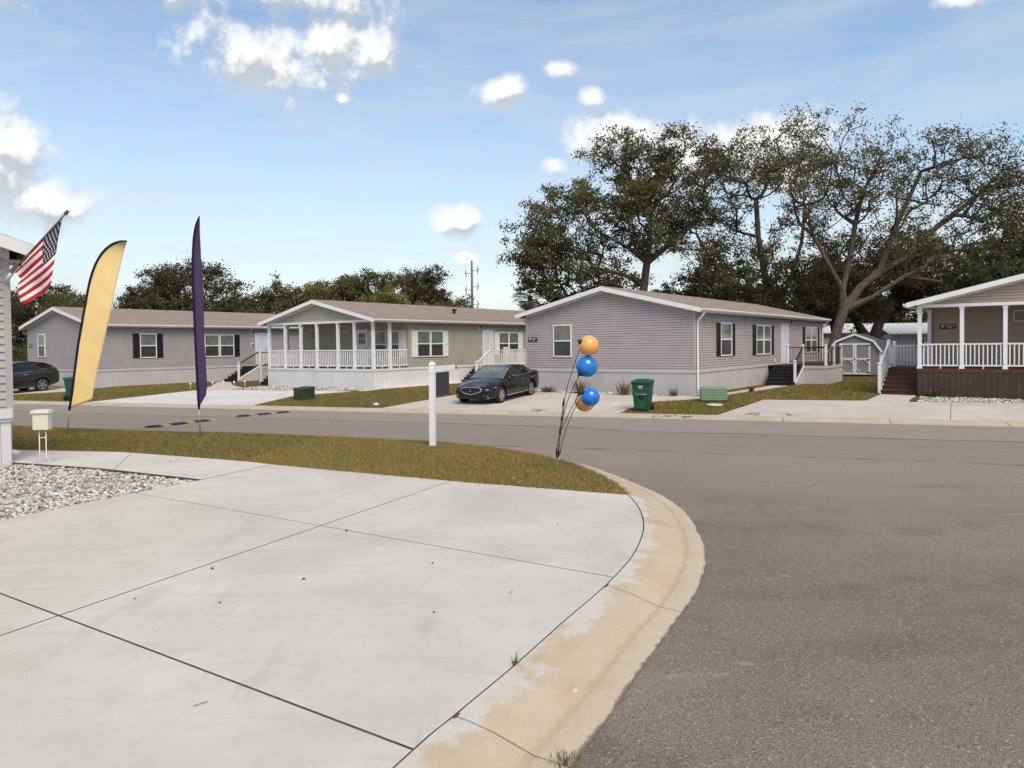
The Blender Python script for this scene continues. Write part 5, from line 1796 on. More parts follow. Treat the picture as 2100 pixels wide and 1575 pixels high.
def feather(label, base, hoist, fly, mat, hem, foot, thick=.004):
    """hoist / fly: 3D polylines from bottom to tip"""
    P = empty('feather_flag', base, 0, label, 'feather flag', 'feather flags on the near lawn')
    b = Vector(base)
    H_ = ip(smooth_line(hoist), 60); F_ = ip(smooth_line(fly), 60)
    nx_ = 12
    mb = MB(); rows = 60
    sl = MB()
    for i in range(rows):
        w = (F_[i] - H_[i])
        nrm = w.cross(Vector((0, 0, 1)))
        nrm = nrm.normalized() if nrm.length > 1e-5 else Vector((0, 1, 0))
        for j in range(nx_ + 1):
            t = j / nx_
            rip = .012 * math.sin(i * .16 + t * 2.1) * t + .003 * math.sin(i * .7 + t * 5)
            p = H_[i].lerp(F_[i], t) + nrm * rip * min(1, w.length / .4) - b
            mb.v.append(tuple(p))
    for i in range(rows - 1):
        for j in range(nx_):
            a = i * (nx_ + 1) + j
            mb.f.append((a, a + 1, a + nx_ + 2, a + nx_ + 1))
    o = mb.build('cloth', M[mat], P, True)
    md = o.modifiers.new('thickness', 'SOLIDIFY'); md.thickness = thick; md.offset = 0
    sl.tube([tuple(p - b) for p in H_], [.026] * 56 + [.022, .018, .014, .01], 8)
    sl.build('sleeve', M[hem], P, True)
    pb = H_[0] - b
    MB().tube([(0, 0, -.15), tuple(Vector((0, 0, 0)).lerp(pb, .5)), tuple(pb)], .012, 8).build('stake', M['steel'], P, True)
    MB().tube([tuple(pb * .93), tuple(pb + (H_[2] - H_[0]) * .4)], .022, 8).build('joint', M['black_metal'], P, True)
    return P


sc_, oy_ = 2.625, 400
za = lambda x, y: (x / sc_, oy_ + y / sc_)
Yb = 16.24
hoist = [at(*za(x, y), Yb) for x, y in ((374, 1150), (385, 1085), (402, 950), (422, 800), (450, 640), (480, 480), (508, 388), (550, 312), (600, 267), (650, 248), (684, 247))]
fly = [at(*za(x, y), Yb + .12) for x, y in ((497, 1102), (505, 1050), (522, 955), (546, 850), (572, 735), (602, 605), (626, 480), (646, 390), (664, 318), (676, 275), (685, 250))]
feather('yellow feather flag with dark sleeve leaning right on the near lawn', (-9.6, 16.24, -.17), hoist, fly, 'yellow', 'navy', None)
Yb = 15.5
hoist = [at(*za(x, y), Yb) for x, y in ((1071, 1140), (1068, 1100), (1060, 960), (1051, 760), (1043, 560), (1038, 400), (1041, 270), (1050, 190), (1062, 140), (1074, 112))]
fly = [at(*za(x, y), Yb + d) for x, y, d in ((1107, 1076, .62), (1112, 1020, .66), (1112, 960, .66), (1108, 860, .64), (1101, 720, .6), (1094, 580, .55), (1087, 430, .48), (1081, 300, .38), (1078, 200, .25), (1075, 112, .02))]
feather('purple feather flag seen edge on, upright on the near lawn', (-6.42, 15.5, -.18), hoist, fly, 'purple', 'navy', None)

# ------------------------------------------------------------------ national flag on the near house
base = at(10.7, 573, 11.05)
FP = empty('national_flag', base, 0, 'red white and blue flag on a pole from the near house wall', 'flag')
z5 = lambda x, y: (x / 5.625, 420 + y / 5.625)
ptip = at(*z5(735, 125), 10.75) - base; pend = at(*z5(785, 72), 10.72) - base
MB().tube([(0, 0, 0), tuple(ptip), tuple(ptip.lerp(pend, .3))], .0125, 8).build('pole', M['steel'], FP, True)
dv = (pend - ptip)
MB().tube([tuple(ptip + dv * .25), tuple(ptip + dv * .4), tuple(ptip + dv * .6), tuple(ptip + dv * .7), tuple(ptip + dv * .95), tuple(pend)], [.014, .026, .028, .016, .026, .012], 10).build('finial', pm('brass_finial', (.16, .07, .05), .45), FP, True)
MB().tube([tuple(Vector((0, .0, -.02))), tuple(ptip * .10)], .022, 8).build('bracket', M['white'], FP, True)
topE = [(722, 142), (640, 232), (545, 340), (470, 425), (385, 520), (300, 625), (235, 690)]
hoE = [(722, 142), (700, 240), (683, 330), (665, 430), (650, 540), (632, 625), (618, 720), (602, 830), (584, 925)]
boE = [(584, 925), (540, 985), (470, 1045), (400, 1085), (330, 1125), (248, 1166)]
flE = [(235, 690), (200, 735), (172, 780), (200, 815), (240, 850), (215, 905), (208, 960), (216, 1040), (228, 1100), (248, 1166)]
NS, NT = 52, 39


def edge(pts, n): return ip([Vector((p[0], p[1], 0)) for p in pts], n)


tE, hE, bE, lE = edge(topE, NS + 1), edge(hoE, NT + 1), edge(boE, NS + 1), edge(flE, NT + 1)
FV = {}


def flag_pt(i, j):
    s, t = i / NS, j / NT
    i0, j0 = min(int(i), NS), min(int(j), NT)
    i1, j1 = min(i0 + 1, NS), min(j0 + 1, NT)
    fi, fj = i - i0, j - j0
    T = tE[i0].lerp(tE[i1], fi); B = bE[i0].lerp(bE[i1], fi); Hh = hE[j0].lerp(hE[j1], fj); Ll = lE[j0].lerp(lE[j1], fj)
    c = (T * (1 - t) + B * t) + (Hh * (1 - s) + Ll * s) - (tE[0] * (1 - s) * (1 - t) + tE[NS] * s * (1 - t) + bE[0] * (1 - s) * t + bE[NS] * s * t)
    dep = 10.76 + .26 * s * (1 - t) + .05 * math.sin(s * 7 + t * 5) * (0.25 + t) + .035 * math.sin(t * 11 - s * 4) * s + .10 * t * s
    return at(*z5(c.x, c.y), dep) - base


mb = MB()
for j in range(NT + 1):
    for i in range(NS + 1): mb.v.append(tuple(flag_pt(i, j)))
mi_ = []
for j in range(NT):
    for i in range(NS):
        a = j * (NS + 1) + i
        mb.f.append((a, a + 1, a + NS + 2, a + NS + 1))
        stripe = j // 3
        mi_.append(2 if (i < NS * .4 and stripe < 7) else (0 if stripe % 2 == 0 else 1))
me = mb.mesh('cloth', [M['flag_red'], M['flag_white'], M['flag_blue']], True)
me.polygons.foreach_set('material_index', mi_)
link('cloth', me, FP)
mb = MB()
ci, cj = NS * .4, 21.0
for r_ in range(9):
    nst = 6 if r_ % 2 == 0 else 5
    for k in range(nst):
        si = ci * ((k + .5) / 6 if nst == 6 else (k + 1) / 6); sj = cj * (r_ + .7) / 9.6
        c = flag_pt(si, sj)
        ui = (flag_pt(min(si + .8, NS), sj) - c) / .8; uj = (flag_pt(si, min(sj + .8, NT)) - c) / .8
        off = Vector((0, -.006, 0))
        b0 = len(mb.v)
        mb.v.append(tuple(c + off))
        for q in range(10):
            a = 2 * math.pi * q / 10; rr = 1.0 if q % 2 == 0 else .42
            mb.v.append(tuple(c + off + ui * (1.15 * rr * math.cos(a)) + uj * (1.0 * rr * math.sin(a))))
        for q in range(10): mb.f.append((b0, b0 + 1 + q, b0 + 1 + (q + 1) % 10))
mb.build('stars', M['flag_white'], FP)['kind'] = 'stuff'
MB().tube([tuple(at(*z5(225, 690), 10.95) - base), tuple(at(*z5(245, 695), 10.95) - base)], .018, 8).build('clip', M['navy'], FP, True)

# ------------------------------------------------------------------ cream box on two stakes
P = empty('document_box', (-6.86, 11.0, 0), R(8), 'cream plastic document box on thin white wire stakes', 'box')
hx = .105
MB().box(-.105, .105, -.06, .06, .50, .74).build('box', M['box_cream'], P)
MB().hexa([(-.125, -.085, .742), (.125, -.085, .742), (.125, .075, .742), (-.125, .075, .742), (-.12, -.08, .775), (.12, -.08, .775), (.115, .06, .79), (-.115, .06, .79)]).build('lid', M['box_cream'], P)
MB().box(-.004, .004, -.066, -.0605, .505, .74).build('seam', M['trim'], P)
for s in (-1, 1):
    MB().tube([(s * .045, 0, .52), (s * .045, 0, .12), (s * .12, 0, -.06)], .007, 6).build('stake', M['white'], P, True)
for z in (.14, .38): MB().tube([(-.045, 0, z), (.045, 0, z)], .006, 6).build('crossbar', M['white'], P, True)

# ------------------------------------------------------------------ sign post
P = empty('sign_post', (-1.46, 13.74, -.19), 0, 'white vinyl sign post with short arm and blank dark hanging panel', 'sign post')
MB().box(-.049, .049, -.049, .049, -.1, 1.50).build('post', M['white'], P).rotation_euler = (0, R(.4), R(-14))
MB().hexa([(-.058, -.058, 1.50), (.058, -.058, 1.50), (.058, .058, 1.50), (-.058, .058, 1.50), (-.02, -.02, 1.56), (.02, -.02, 1.56), (.02, .02, 1.56), (-.02, .02, 1.56)]).build('cap', M['white'], P).rotation_euler = (0, R(.4), R(-14))
MB().box(-.055, .055, -.055, .055, 1.34, 1.46).build('arm_socket', M['white'], P).rotation_euler = (0, R(.4), R(-14))
MB().box(-.052, .052, -.052, .052, -.02, .05).build('foot_collar', M['white'], P).rotation_euler = (0, 0, R(-14))
a = R(22); d = Vector((math.sin(a), math.cos(a), 0))
MB().bar(d * .06 + Vector((0, 0, 1.43)), d * .85 + Vector((0, 0, 1.43)), .06, .088).build('arm', M['white'], P)
MB().bar(d * .85 + Vector((0, 0, 1.43)), d * .87 + Vector((0, 0, 1.43)), .07, .098).build('arm_cap', M['white'], P)
MB().bar(d * .08 + Vector((0, 0, 1.135)), d * .68 + Vector((0, 0, 1.135)), .012, .44).build('panel', M['sign_dark'], P)
for t in (.15, .6): MB().tube([tuple(d * t + Vector((0, 0, 1.39))), tuple(d * t + Vector((0, 0, 1.35)))], .006, 6).build('hook', M['steel'], P)

# ------------------------------------------------------------------ balloon stand
bb = Vector((.57, 9.88, -.05))
P = empty('balloon_stand', bb, 0, 'thin stake with bent rods holding balloons on the lawn tip', 'balloon stand')
z8 = lambda x, y: (1140 + x / 4.775, 660 + y / 4.773)
q = lambda x, y, Y=9.88: at(*z8(x, y), Y) - bb
MB().tube([(0, 0, -.12), (0, 0, .02), tuple(q(16, 1312))], .0075, 8).build('stake', M['rod'], P, True)
MB().tube([tuple(q(14, 1330)), tuple(q(15, 1290))], [.012, .024], 8).build('hub', M['black_plastic'], P, True)
for (x0, y0, x1, y1, Y) in ((14, 1308, 2, 1235, 9.86), (20, 1308, 48, 1240, 9.86), (16, 1308, 24, 1220, 9.92)):
    MB().tube([tuple(q(x0, y0)), tuple(q((x0 * .3 + x1 * .7), (y0 + y1) / 2 + 10, Y)), tuple(q(x1, y1, Y))], [.014, .012, .006], 8).build('socket', M['black_plastic'], P, True)
rods = [[(8, 1240), (40, 1080), (70, 920), (98, 690), (160, 480), (243, 236)], [(24, 1225), (50, 1060), (75, 910), (120, 760), (180, 620), (232, 515)],
        [(44, 1085), (80, 1000), (150, 850), (238, 690)], [(46, 1240), (90, 1080), (160, 900), (245, 735)]]
for k, r_ in enumerate(rods):
    Y = (9.86, 9.88, 9.92, 9.98)[k]
    MB().tube([tuple(p) for p in smooth_line([q(x, y, Y) for x, y in r_], 4)], .0048, 6).build('rod', M['black_metal'], P, True)
MB().tube([tuple(q(24, 1300)), tuple(q(40, 1090)), tuple(q(56, 950)), tuple(q(70, 815))], .0075, 8).build('centre_rod', M['rod'], P, True)
MB().tube([tuple(q(70, 820)), tuple(q(76, 745))], [.014, .004], 8).build('rod_tip', M['black_plastic'], P, True)
MB().tube([tuple(q(40, 1102)), tuple(q(44, 1040))], .015, 8).build('clamp', M['black_plastic'], P, True)
MB().tube([tuple(q(54, 965)), tuple(q(60, 925))], .013, 8).build('clamp', M['black_plastic'], P, True)


def balloon(label, cpx, rpx, Y, mat, neck):
    c = at(*z8(*cpx), Y)
    r = rpx / 4.775 / 1550 * Y
    nk = at(*z8(*neck), Y - .03)
    o = empty('balloon', c, 0, label, 'balloon', 'balloons on the lawn stand')
    ax = (nk - c); ax.normalize()
    rotm = Vector((0, 0, -1)).rotation_difference(ax).to_matrix()
    mb = MB()
    n1, n2 = 20, 32
    for i in range(n1 + 1):
        th = math.pi * i / n1
        for k in range(n2):
            ph = 2 * math.pi * k / n2
            # creases gather towards the neck
            s = th / math.pi
            pu = 1 - .06 * max(0, s - .72) / .28 + .012 * math.cos(9 * ph) * max(0, s - .6) / .4
            p = Vector((math.sin(th) * math.cos(ph), math.sin(th) * math.sin(ph), math.cos(th))) * r * pu
            mb.v.append(tuple(rotm @ p))
    for i in range(n1):
        for k in range(n2):
            mb.f.append((i * n2 + k, i * n2 + (k + 1) % n2, (i + 1) * n2 + (k + 1) % n2, (i + 1) * n2 + k))
    mb.build('skin', M[mat], o, True)
    k = MB().lathe([(0, -r * .93), (r * .30, -r * .95), (r * .25, -r * 1.02), (r * .1, -r * 1.06), (r * .07, -r * 1.25), (0, -r * 1.27)], 14)
    k.map(lambda x, y, z: tuple(rotm @ Vector((x, y, z))))
    k.build('neck', M['black_plastic'], o, True)
    return o


balloon('topmost orange balloon on the lawn stand', (322, 232), 101, 9.84, 'orange_foil', (250, 200))
balloon('upper blue balloon directly under the topmost orange balloon', (302, 437), 107, 9.88, 'blue_foil', (245, 500))
balloon('lower blue balloon covering part of an orange one', (337, 735), 93, 9.82, 'blue_foil', (262, 690))
balloon('lowest orange balloon half hidden behind a blue one', (283, 780), 99, 10.12, 'orange_foil', (240, 720))

# ------------------------------------------------------------------ small things on the ground
def weed(label, pos, n, h0, h1, spread, mat, w=.006, name='weed', group=None):
    a = nr.uniform(0, 6.28, n); r = nr.uniform(0, spread, n)
    p = np.column_stack([pos[0] + np.cos(a) * r, pos[1] + np.sin(a) * r])
    h = nr.uniform(h0, h1, n)
    ln = nr.uniform(.2, 1.0, n) * h
    base = np.column_stack([p, np.full(n, pos[2])])
    d = np.column_stack([np.cos(a + nr.normal(0, .5, n)), np.sin(a + nr.normal(0, .5, n)), np.zeros(n)])
    sd = np.column_stack([-d[:, 1], d[:, 0], np.zeros(n)]) * w
    mid = base + d * (ln * .35)[:, None] + np.column_stack([np.zeros(n), np.zeros(n), h * .65])
    tip = base + d * ln[:, None] + np.column_stack([np.zeros(n), np.zeros(n), h * nr.uniform(.7, 1.0, n)])
    V = np.stack([base - sd, base + sd, mid + sd * .8, mid - sd * .8, tip], 1).reshape(-1, 3)
    F = []
    for i in range(n):
        b = i * 5; F += [(b, b + 1, b + 2), (b, b + 2, b + 3), (b + 3, b + 2, b + 4)]
    o = link(name, fast_mesh(name, V, np.array(F), M[mat]))
    tag(o, label, 'plant', group)
    return o


weed('small grass tuft growing from the driveway and kerb joint', (.0, 3.87, -.01), 16, .035, .095, .018, 'weed', .0022)
weed('brown dead weed at the bottom end of the kerb', (.20, 3.04, -.05), 140, .008, .03, .07, 'weed_dry', .0018)
weed('dry moss tuft where the kerb joint meets the driveway', (-.43, 3.03, -.02), 30, .008, .02, .03, 'weed_dry', .0015)
for (x, y, n, h, l) in ((3.0, 32.95, 130, .85, 'tall ornamental grass clump against the lavender skirting, left of the two'), (4.75, 31.9, 100, .8, 'sparse ornamental grass clump against the lavender skirting, right of the two'), (1.6, 33.9, 160, .35, 'low green weeds behind the black sedan'),
                        (6.6, 30.95, 60, .55, 'scraggly weed beside the green bin'), (15.9, 28.4, 160, .4, 'low weeds at the foot of the red brown steps'), (18.6, 26.3, 110, .6, 'green weed clump against the dark brown skirting'), (10.2, 32.2, 50, .35, 'small weed by the path along the lavender home')):
    weed(l, (x, y, lot_z(x, y) - .01), n, h * .35, h, .3 if n > 80 else .16, 'weed' if h < .5 else 'weed_dry', .011, 'weed_clump')
for (x, y, l) in ((.95, 27.1, 'thin line of grass in the sedan driveway joint at the kerb'), (9.0, 24.45, 'grass tuft in the kerb joint of the right driveway'), (7.9, 24.75, 'small grass tuft on the kerb below the pale green box')):
    weed(l, (x, y + .1, -.735), 40, .03, .12, .35, 'weed', .009, 'weed')
peb = [(-1.5, 6.74, .016), (-2.26, 5.62, .014), (-1.5, 5.34, .013), (-.62, 5.7, .012), (-1.91, 4.86, .009), (-2.51, 4.96, .008), (-.5, 4.64, .009), (-5.0, 11.0, .018), (-1.0, 7.6, .008), (.4, 6.9, .008)]
pme = MB()
for i in range(5):
    for k in range(8):
        th = math.pi * (i + .5) / 5; ph = 2 * math.pi * k / 8
        j = rnd.uniform(.8, 1.15)
        pme.v.append((math.sin(th) * math.cos(ph) * j * 1.3, math.sin(th) * math.sin(ph) * j, math.cos(th) * j * .7))
for i in range(4):
    for k in range(8): pme.f.append((i * 8 + k, (i + 1) * 8 + k, (i + 1) * 8 + (k + 1) % 8, i * 8 + (k + 1) % 8))
pme.f.append(tuple(range(8))); pme.f.append(tuple(32 + k for k in range(7, -1, -1)))
pms = pme.mesh('pebble', M['stone'])
for (x, y, s) in peb:
    o = link('pebble', pms, None, (x, y, lot_z(x, y) + s * .5), (0, 0, rnd.uniform(0, 6)))
    o.scale = (s * .75, s * .75, s * .75)
    tag(o, 'tiny dark pebble lying on the near concrete', 'pebble', 'pebbles on the near concrete')
o = link('pebble', MB().add(pme.v, pme.f).mesh('pebble', M['stone_pale']), None, (.29, 3.66, -.045)); o.scale = (.013, .013, .013)
tag(o, 'single white pebble on the tan kerb', 'pebble')
for (x, y, r_, l) in ((-1.46, 3.46, .5, 'thin dry twig on the lowest driveway slab'), (-.02, 5.0, 1.1, 'short dark twig on the slab near the kerb')):
    tag(MB().tube([(x - .03 * math.cos(r_), y - .03 * math.sin(r_), .004), (x, y, .009), (x + .035 * math.cos(r_ + .4), y + .035 * math.sin(r_ + .4), .004)], .0022, 5).build('twig', M['wood']), l, 'twig')
# pale sprinkler head at the lawn edge
tag(MB().lathe([(0, .012), (.018, .010), (.02, .0), (.02, -.05), (0, -.05)], 10, (.0, 9.32, lot_z(0, 9.32) + .012)).build('sprinkler_head', M['steel'], None, True), 'pale sprinkler head at the edge of the near lawn', 'sprinkler')

# solar path lights by the grey home's path
for k in range(6):
    t = k / 5
    x, y = -17.3 + 2.5 * t, 40.6 + 1.2 * t
    P = empty('path_light', (x, y, lot_z(x, y) - .02), 0, 'tiny white path light in the row before the grey home steps', 'path light', 'path lights in a row')
    MB().tube([(0, 0, 0), (0, 0, .22)], .012, 6).build('stake', M['white'], P)
    MB().lathe([(0, .34), (.05, .30), (.06, .26), (.03, .22), (0, .22)], 8).build('head', M['white'], P)
p0 = Vector((-13.9, 45.2, -.45))
b_ = MB().bar(p0, p0 + Vector((.35, .12, 1.15)), .32, .03, (.3, -1, .2)).build('board', M['pink']); tag(b_, 'faded pink board leaning by the grey home deck', 'board')

# ------------------------------------------------------------------ garden shed
P = empty('garden_shed', (21.8, 44.6, -.45), -TH, 'grey barn style garden shed with white trimmed double doors', 'shed')
Wd, Ls = 2.9, 3.0
out = [(-Wd, 0), (0, 0), (0, 1.42), (-.42, 2.02), (-Wd / 2, 2.42), (-Wd + .42, 2.02), (-Wd, 1.42)]
o3 = [(x, z + .08) for x, z in out]
mb = MB(); n = len(out)
mb.add([(x, 0, z) for x, z in o3] + [(x, Ls, z) for x, z in o3], [tuple(range(n)), tuple(range(2 * n - 1, n - 1, -1)), (1, n + 1, n + 2, 2), (0, 6, n + 6, n)])
mb.build('wall', M['shed_grey'], P)
rf = [(.08, 1.40), (-.40, 2.07), (-Wd / 2, 2.49), (-Wd + .40, 2.07), (-Wd - .08, 1.40)]
for i in range(4):
    (x0, z0), (x1, z1) = rf[i], rf[i + 1]
    MB().hexa([(x0, -.1, z0 + .03), (x1, -.1, z1 + .03), (x1, Ls + .1, z1 + .03), (x0, Ls + .1, z0 + .03), (x0, -.1, z0 + .08), (x1, -.1, z1 + .08), (x1, Ls + .1, z1 + .08), (x0, Ls + .1, z0 + .08)]).build('roof', M['shed_roof'], P)
    MB().bar((x0, -.115, z0 + .03), (x1, -.115, z1 + .03), .03, .12).build('trim', M['white'], P)
for x in (-.05, -Wd + .05): MB().box(x - .05, x + .05, -.03, -.002, .08, 1.46).build('trim', M['white'], P)
MB().box(.002, .03, 0.0, .1, .08, 1.45).build('trim', M['white'], P)
MB().box(-Wd, 0, -.02, .05, 0, .09).build('sill', M['black_plastic'], P)
for s in (0, 1):
    x0 = -Wd / 2 - .86 + s * .87; x1 = x0 + .85
    d_ = MB().box(x0, x1, -.035, -.004, .12, 1.98).build('door', M['shed_grey'], P)
    t = .09
    m_ = MB().box(x0, x0 + t, -.06, -.036, .12, 1.98).box(x1 - t, x1, -.06, -.036, .12, 1.98).box(x0 + t, x1 - t, -.06, -.036, .12, .12 + t).box(x0 + t, x1 - t, -.06, -.036, 1.98 - t, 1.98).box(x0 + t, x1 - t, -.06, -.036, 1.0, 1.0 + t)
    for (cx, cz, dx, dz) in ((x0 + t, .12 + t, 1, 1), (x1 - t, .12 + t, -1, 1), (x0 + t, 1.0, 1, -1), (x1 - t, 1.0, -1, -1)):
        m_.bar((cx, -.05, cz + dz * .24), (cx + dx * .24, -.05, cz), .02, .07, (0, 1, 0))
    m_.build('door_trim', M['white'], d_)
    hx_ = x0 if s == 0 else x1
    for z in (.22, 1.0, 1.86):
        MB().box(min(hx_, hx_ + (.2 if s == 0 else -.2)), max(hx_, hx_ + (.2 if s == 0 else -.2)), -.068, -.0605, z - .03, z + .03).build('hinge', M['black_metal'], d_)
MB().box(-Wd / 2 - .04, -Wd / 2 + .04, -.08, -.062, 1.0, 1.08).build('latch', M['black_metal'], P)

# ------------------------------------------------------------------ far buildings
def far_house(label, pos, rz, W_, L_, h, roof_h, wall, roof, seams=False):
    P = empty('far_house', pos, rz, label, 'house', 'distant houses behind the trees')
    mb = MB().box(-W_ / 2, W_ / 2, 0, L_, 0, h); mb.build('wall', M[wall], P)
    for s in (-1, 1):
        y0, y1 = (-.4, L_ / 2) if s < 0 else (L_ + .4, L_ / 2)
        r_ = MB().hexa([(-W_ / 2 - .3, y0, h + .02), (W_ / 2 + .3, y0, h + .02), (W_ / 2 + .3, y1, h + roof_h), (-W_ / 2 - .3, y1, h + roof_h), (-W_ / 2 - .3, y0, h + .1), (W_ / 2 + .3, y0, h + .1), (W_ / 2 + .3, y1, h + roof_h + .08), (-W_ / 2 - .3, y1, h + roof_h + .08)]).build('roof', M[roof], P)
        if seams and s < 0:
            x = -W_ / 2
            while x < W_ / 2:
                MB().bar((x, y0, h + .12), (x, y1, h + roof_h + .1), .05, .05).build('roof_seam', M['trim'], r_); x += .55
    for x in (-W_ * .3, W_ * .1, W_ * .33):
        w_ = MB().box(x - .5, x + .5, -.04, .02, h - 1.5, h - .4).build('window', M['white'], P)
        MB().box(x - .42, x + .42, -.05, -.041, h - 1.42, h - .48).build('pane', M['glass_dk'], w_)
    return P


far_house('white walled house with ribbed metal roof behind the shed', (43.0, 72.0, -.45), R(-8), 13, 7, 2.7, 1.1, 'far_wall', 'metal_roof', True)
far_house('pale house glimpsed between the oak trunks left of the shed', (33.0, 76.0, -.45), R(-8), 8, 7, 2.9, 1.0, 'far_wall', 'metal_roof')
far_house('pale house glimpsed beyond the graphite car', (-52, 78, -.45), R(25), 10, 7, 2.6, 1.2, 'far_wall', 'metal_roof')
P = empty('white_fence', (-38.5, 57.5, -.45), R(30), 'low white board fence beyond the graphite car', 'fence')
for k in range(9):
    MB().box(k * 1.0 - 4.5, k * 1.0 - 3.53, -.02, .02, .1, 1.3).build('board', M['white'], P)
    MB().box(k * 1.0 - 4.56, k * 1.0 - 4.46, -.05, .05, 0, 1.4).build('post', M['white'], P)

# ------------------------------------------------------------------ trees
def tree(name, label, base, trunk, blobs, n_clump, per, leaf, lmat, bmat, r0, seed, clump=.8, sub=6, group=None, cat='tree', bare=0.0, tip_r=.019, flat=.6):
    """trunk: list of points (first at base). blobs: crown ellipsoids (cx,cy,cz,rx,ry,rz,weight), all relative to base"""
    rg = np.random.default_rng(seed)
    P = empty(name, base, 0, label, cat, group)
    w = np.array([b[6] for b in blobs], float); w /= w.sum()
    cents = []
    for _ in range(n_clump):
        b = blobs[rg.choice(len(blobs), p=w)]
        d = rg.normal(size=3); d /= np.linalg.norm(d)
        rr = rg.uniform(.35, 1.0) ** .55
        cents.append(np.array([b[0] + d[0] * b[3] * rr, b[1] + d[1] * b[4] * rr, b[2] + d[2] * b[5] * rr]))
    att = []
    for c in cents:
        k = max(1, int(rg.integers(sub - 2, sub + 3)))
        for _ in range(k):
            att.append(c + rg.normal(size=3) * np.array([clump, clump, clump * flat]))
    nodes = [np.array(t[:3], float) for t in trunk]
    par = [-1] + list(range(len(trunk) - 1))
    # limbs given as extra chains in trunk: tuple of 4 => (x,y,z,parent index)
    for i, t in enumerate(trunk):
        if len(t) == 4: par[i] = int(t[3])
    topz = nodes[0]
    root = np.array(trunk[min(2, len(trunk) - 1)][:3])
    start_nodes = len(nodes)
    # main limbs reach the clump centres, twigs reach the sub clumps
    order = sorted(range(len(cents)), key=lambda i: np.linalg.norm(cents[i] - root))
    dist0 = [0.0] * len(nodes)
    for i in range(1, len(nodes)): dist0[i] = dist0[par[i]] + np.linalg.norm(nodes[i] - nodes[par[i]])
    NA = np.array(nodes); D0 = np.array(dist0)

    def grow(tgt, wig, segs):
        nonlocal NA, D0
        dv = tgt[None] - NA
        ln = np.linalg.norm(dv, axis=1)
        cost = ln + .22 * D0 + np.where(dv[:, 2] < -.2 * ln, ln * .8, 0)
        cost[0] += 4; 
        i = int(np.argmin(cost))
        a = NA[i].copy(); L_ = np.linalg.norm(tgt - a)
        if L_ < .05: return i
        k = max(1, min(segs, int(L_ / .6)))
        prev = i
        side = rg.normal(size=3) * L_ * wig
        side[2] -= L_ * .05
        new = []
        for s in range(1, k + 1):
            t = s / k
            p = a + (tgt - a) * t + side * math.sin(math.pi * t) + rg.normal(size=3) * .04 * L_ * (1 if s < k else 0) / k
            nodes.append(p); par.append(prev); dist0.append(dist0[prev] + L_ / k)
            prev = len(nodes) - 1
            new.append(p)
        NA = np.vstack([NA, np.array(new)]); D0 = np.array(dist0)
        return prev
    for i in order: grow(cents[i], .12, 8)
    ao = sorted(range(len(att)), key=lambda i: np.linalg.norm(att[i] - root))
    ends = []
    for i in ao: ends.append(grow(att[i], .1, 3))
    # pipe model radii
    cnt = np.zeros(len(nodes))
    for e in ends: cnt[e] += 1
    for i in range(len(nodes) - 1, 0, -1):
        if par[i] >= 0: cnt[par[i]] += cnt[i]
    cnt = np.maximum(cnt, 1)
    rad = tip_r * cnt ** .5
    kf = r0 / rad[0]
    rad = np.where(cnt > 4, rad * (1 + (kf - 1) * (np.log(cnt) / np.log(cnt[0]))), rad)
    V, F = [], []
    for i in range(1, len(nodes)):
        a, b = nodes[par[i]], nodes[i]
        ra, rb = rad[par[i]], rad[i]
        if i >= start_nodes and cnt[par[i]] > cnt[i] * 2.2: ra = min(ra, rb * 1.5)
        ns = 10 if rb > .12 else (6 if rb > .04 else 3)
        d = b - a; l = np.linalg.norm(d)
        if l < 1e-4: continue
        d /= l
        ref = np.array([1., 0, 0]) if abs(d[0]) < .8 else np.array([0, 1., 0])
        x = np.cross(d, ref); x /= np.linalg.norm(x); y = np.cross(d, x)
        b0 = len(V)
        for (p, r_) in ((a, ra), (b + d * rb * .3, rb)):
            for k in range(ns):
                an = 2 * math.pi * k / ns
                V.append(p + (x * math.cos(an) + y * math.sin(an)) * r_ * (1 + .08 * math.sin(3 * an + i)))
        for k in range(ns): F.append((b0 + k, b0 + (k + 1) % ns, b0 + ns + (k + 1) % ns, b0 + ns + k))
    # root flare
    for k in range(6):
        an = k * 1.047 + .3
        b0 = len(V)
        o_ = np.array([math.cos(an), math.sin(an), 0])
        t_ = np.array([-o_[1], o_[0], 0])
        for p, r_ in ((np.array([0, 0, r0 * 2.2]) + o_ * r0 * .55, r0 * .35), (o_ * r0 * 1.7 + np.array([0, 0, -.1]), r0 * .28)):
            for q in range(4):
                V.append(p + t_ * r_ * math.cos(q * 1.571) + np.array([0, 0, 1]) * r_ * math.sin(q * 1.571))
        for q in range(4): F.append((b0 + q, b0 + (q + 1) % 4, b0 + 4 + (q + 1) % 4, b0 + 4 + q))
    link('trunk', fast_mesh('trunk', np.array(V), np.array(F), M[bmat], True), P)
    # leaves
    A = np.array(att)
    keep = rg.random(len(A)) > bare
    A = A[keep]
    n = len(A) * per
    sz = np.repeat(rg.uniform(.6, 1.3, len(A)), per)[:, None]
    C = np.repeat(A, per, 0) + rg.normal(size=(n, 3)) * np.array([clump * .38, clump * .38, clump * .28]) * sz
    up = rg.normal(size=(n, 3)) + np.array([0, 0, .5]); up /= np.linalg.norm(up, axis=1)[:, None]
    t = rg.normal(size=(n, 3)); t -= up * (t * up).sum(1)[:, None]; t /= np.linalg.norm(t, axis=1)[:, None]
    s = np.cross(up, t)
    ll = leaf * rg.uniform(.6, 1.35, n)[:, None]
    V = np.stack([C - t * ll * .5, C + s * ll * .27 + up * ll * .06, C + t * ll * .5, C - s * ll * .27 + up * ll * .06], 1).reshape(-1, 3)
    link('crown', fast_mesh('crown', V, np.arange(4 * n).reshape(n, 4), M[lmat]), P)
    return P


Z = -.5
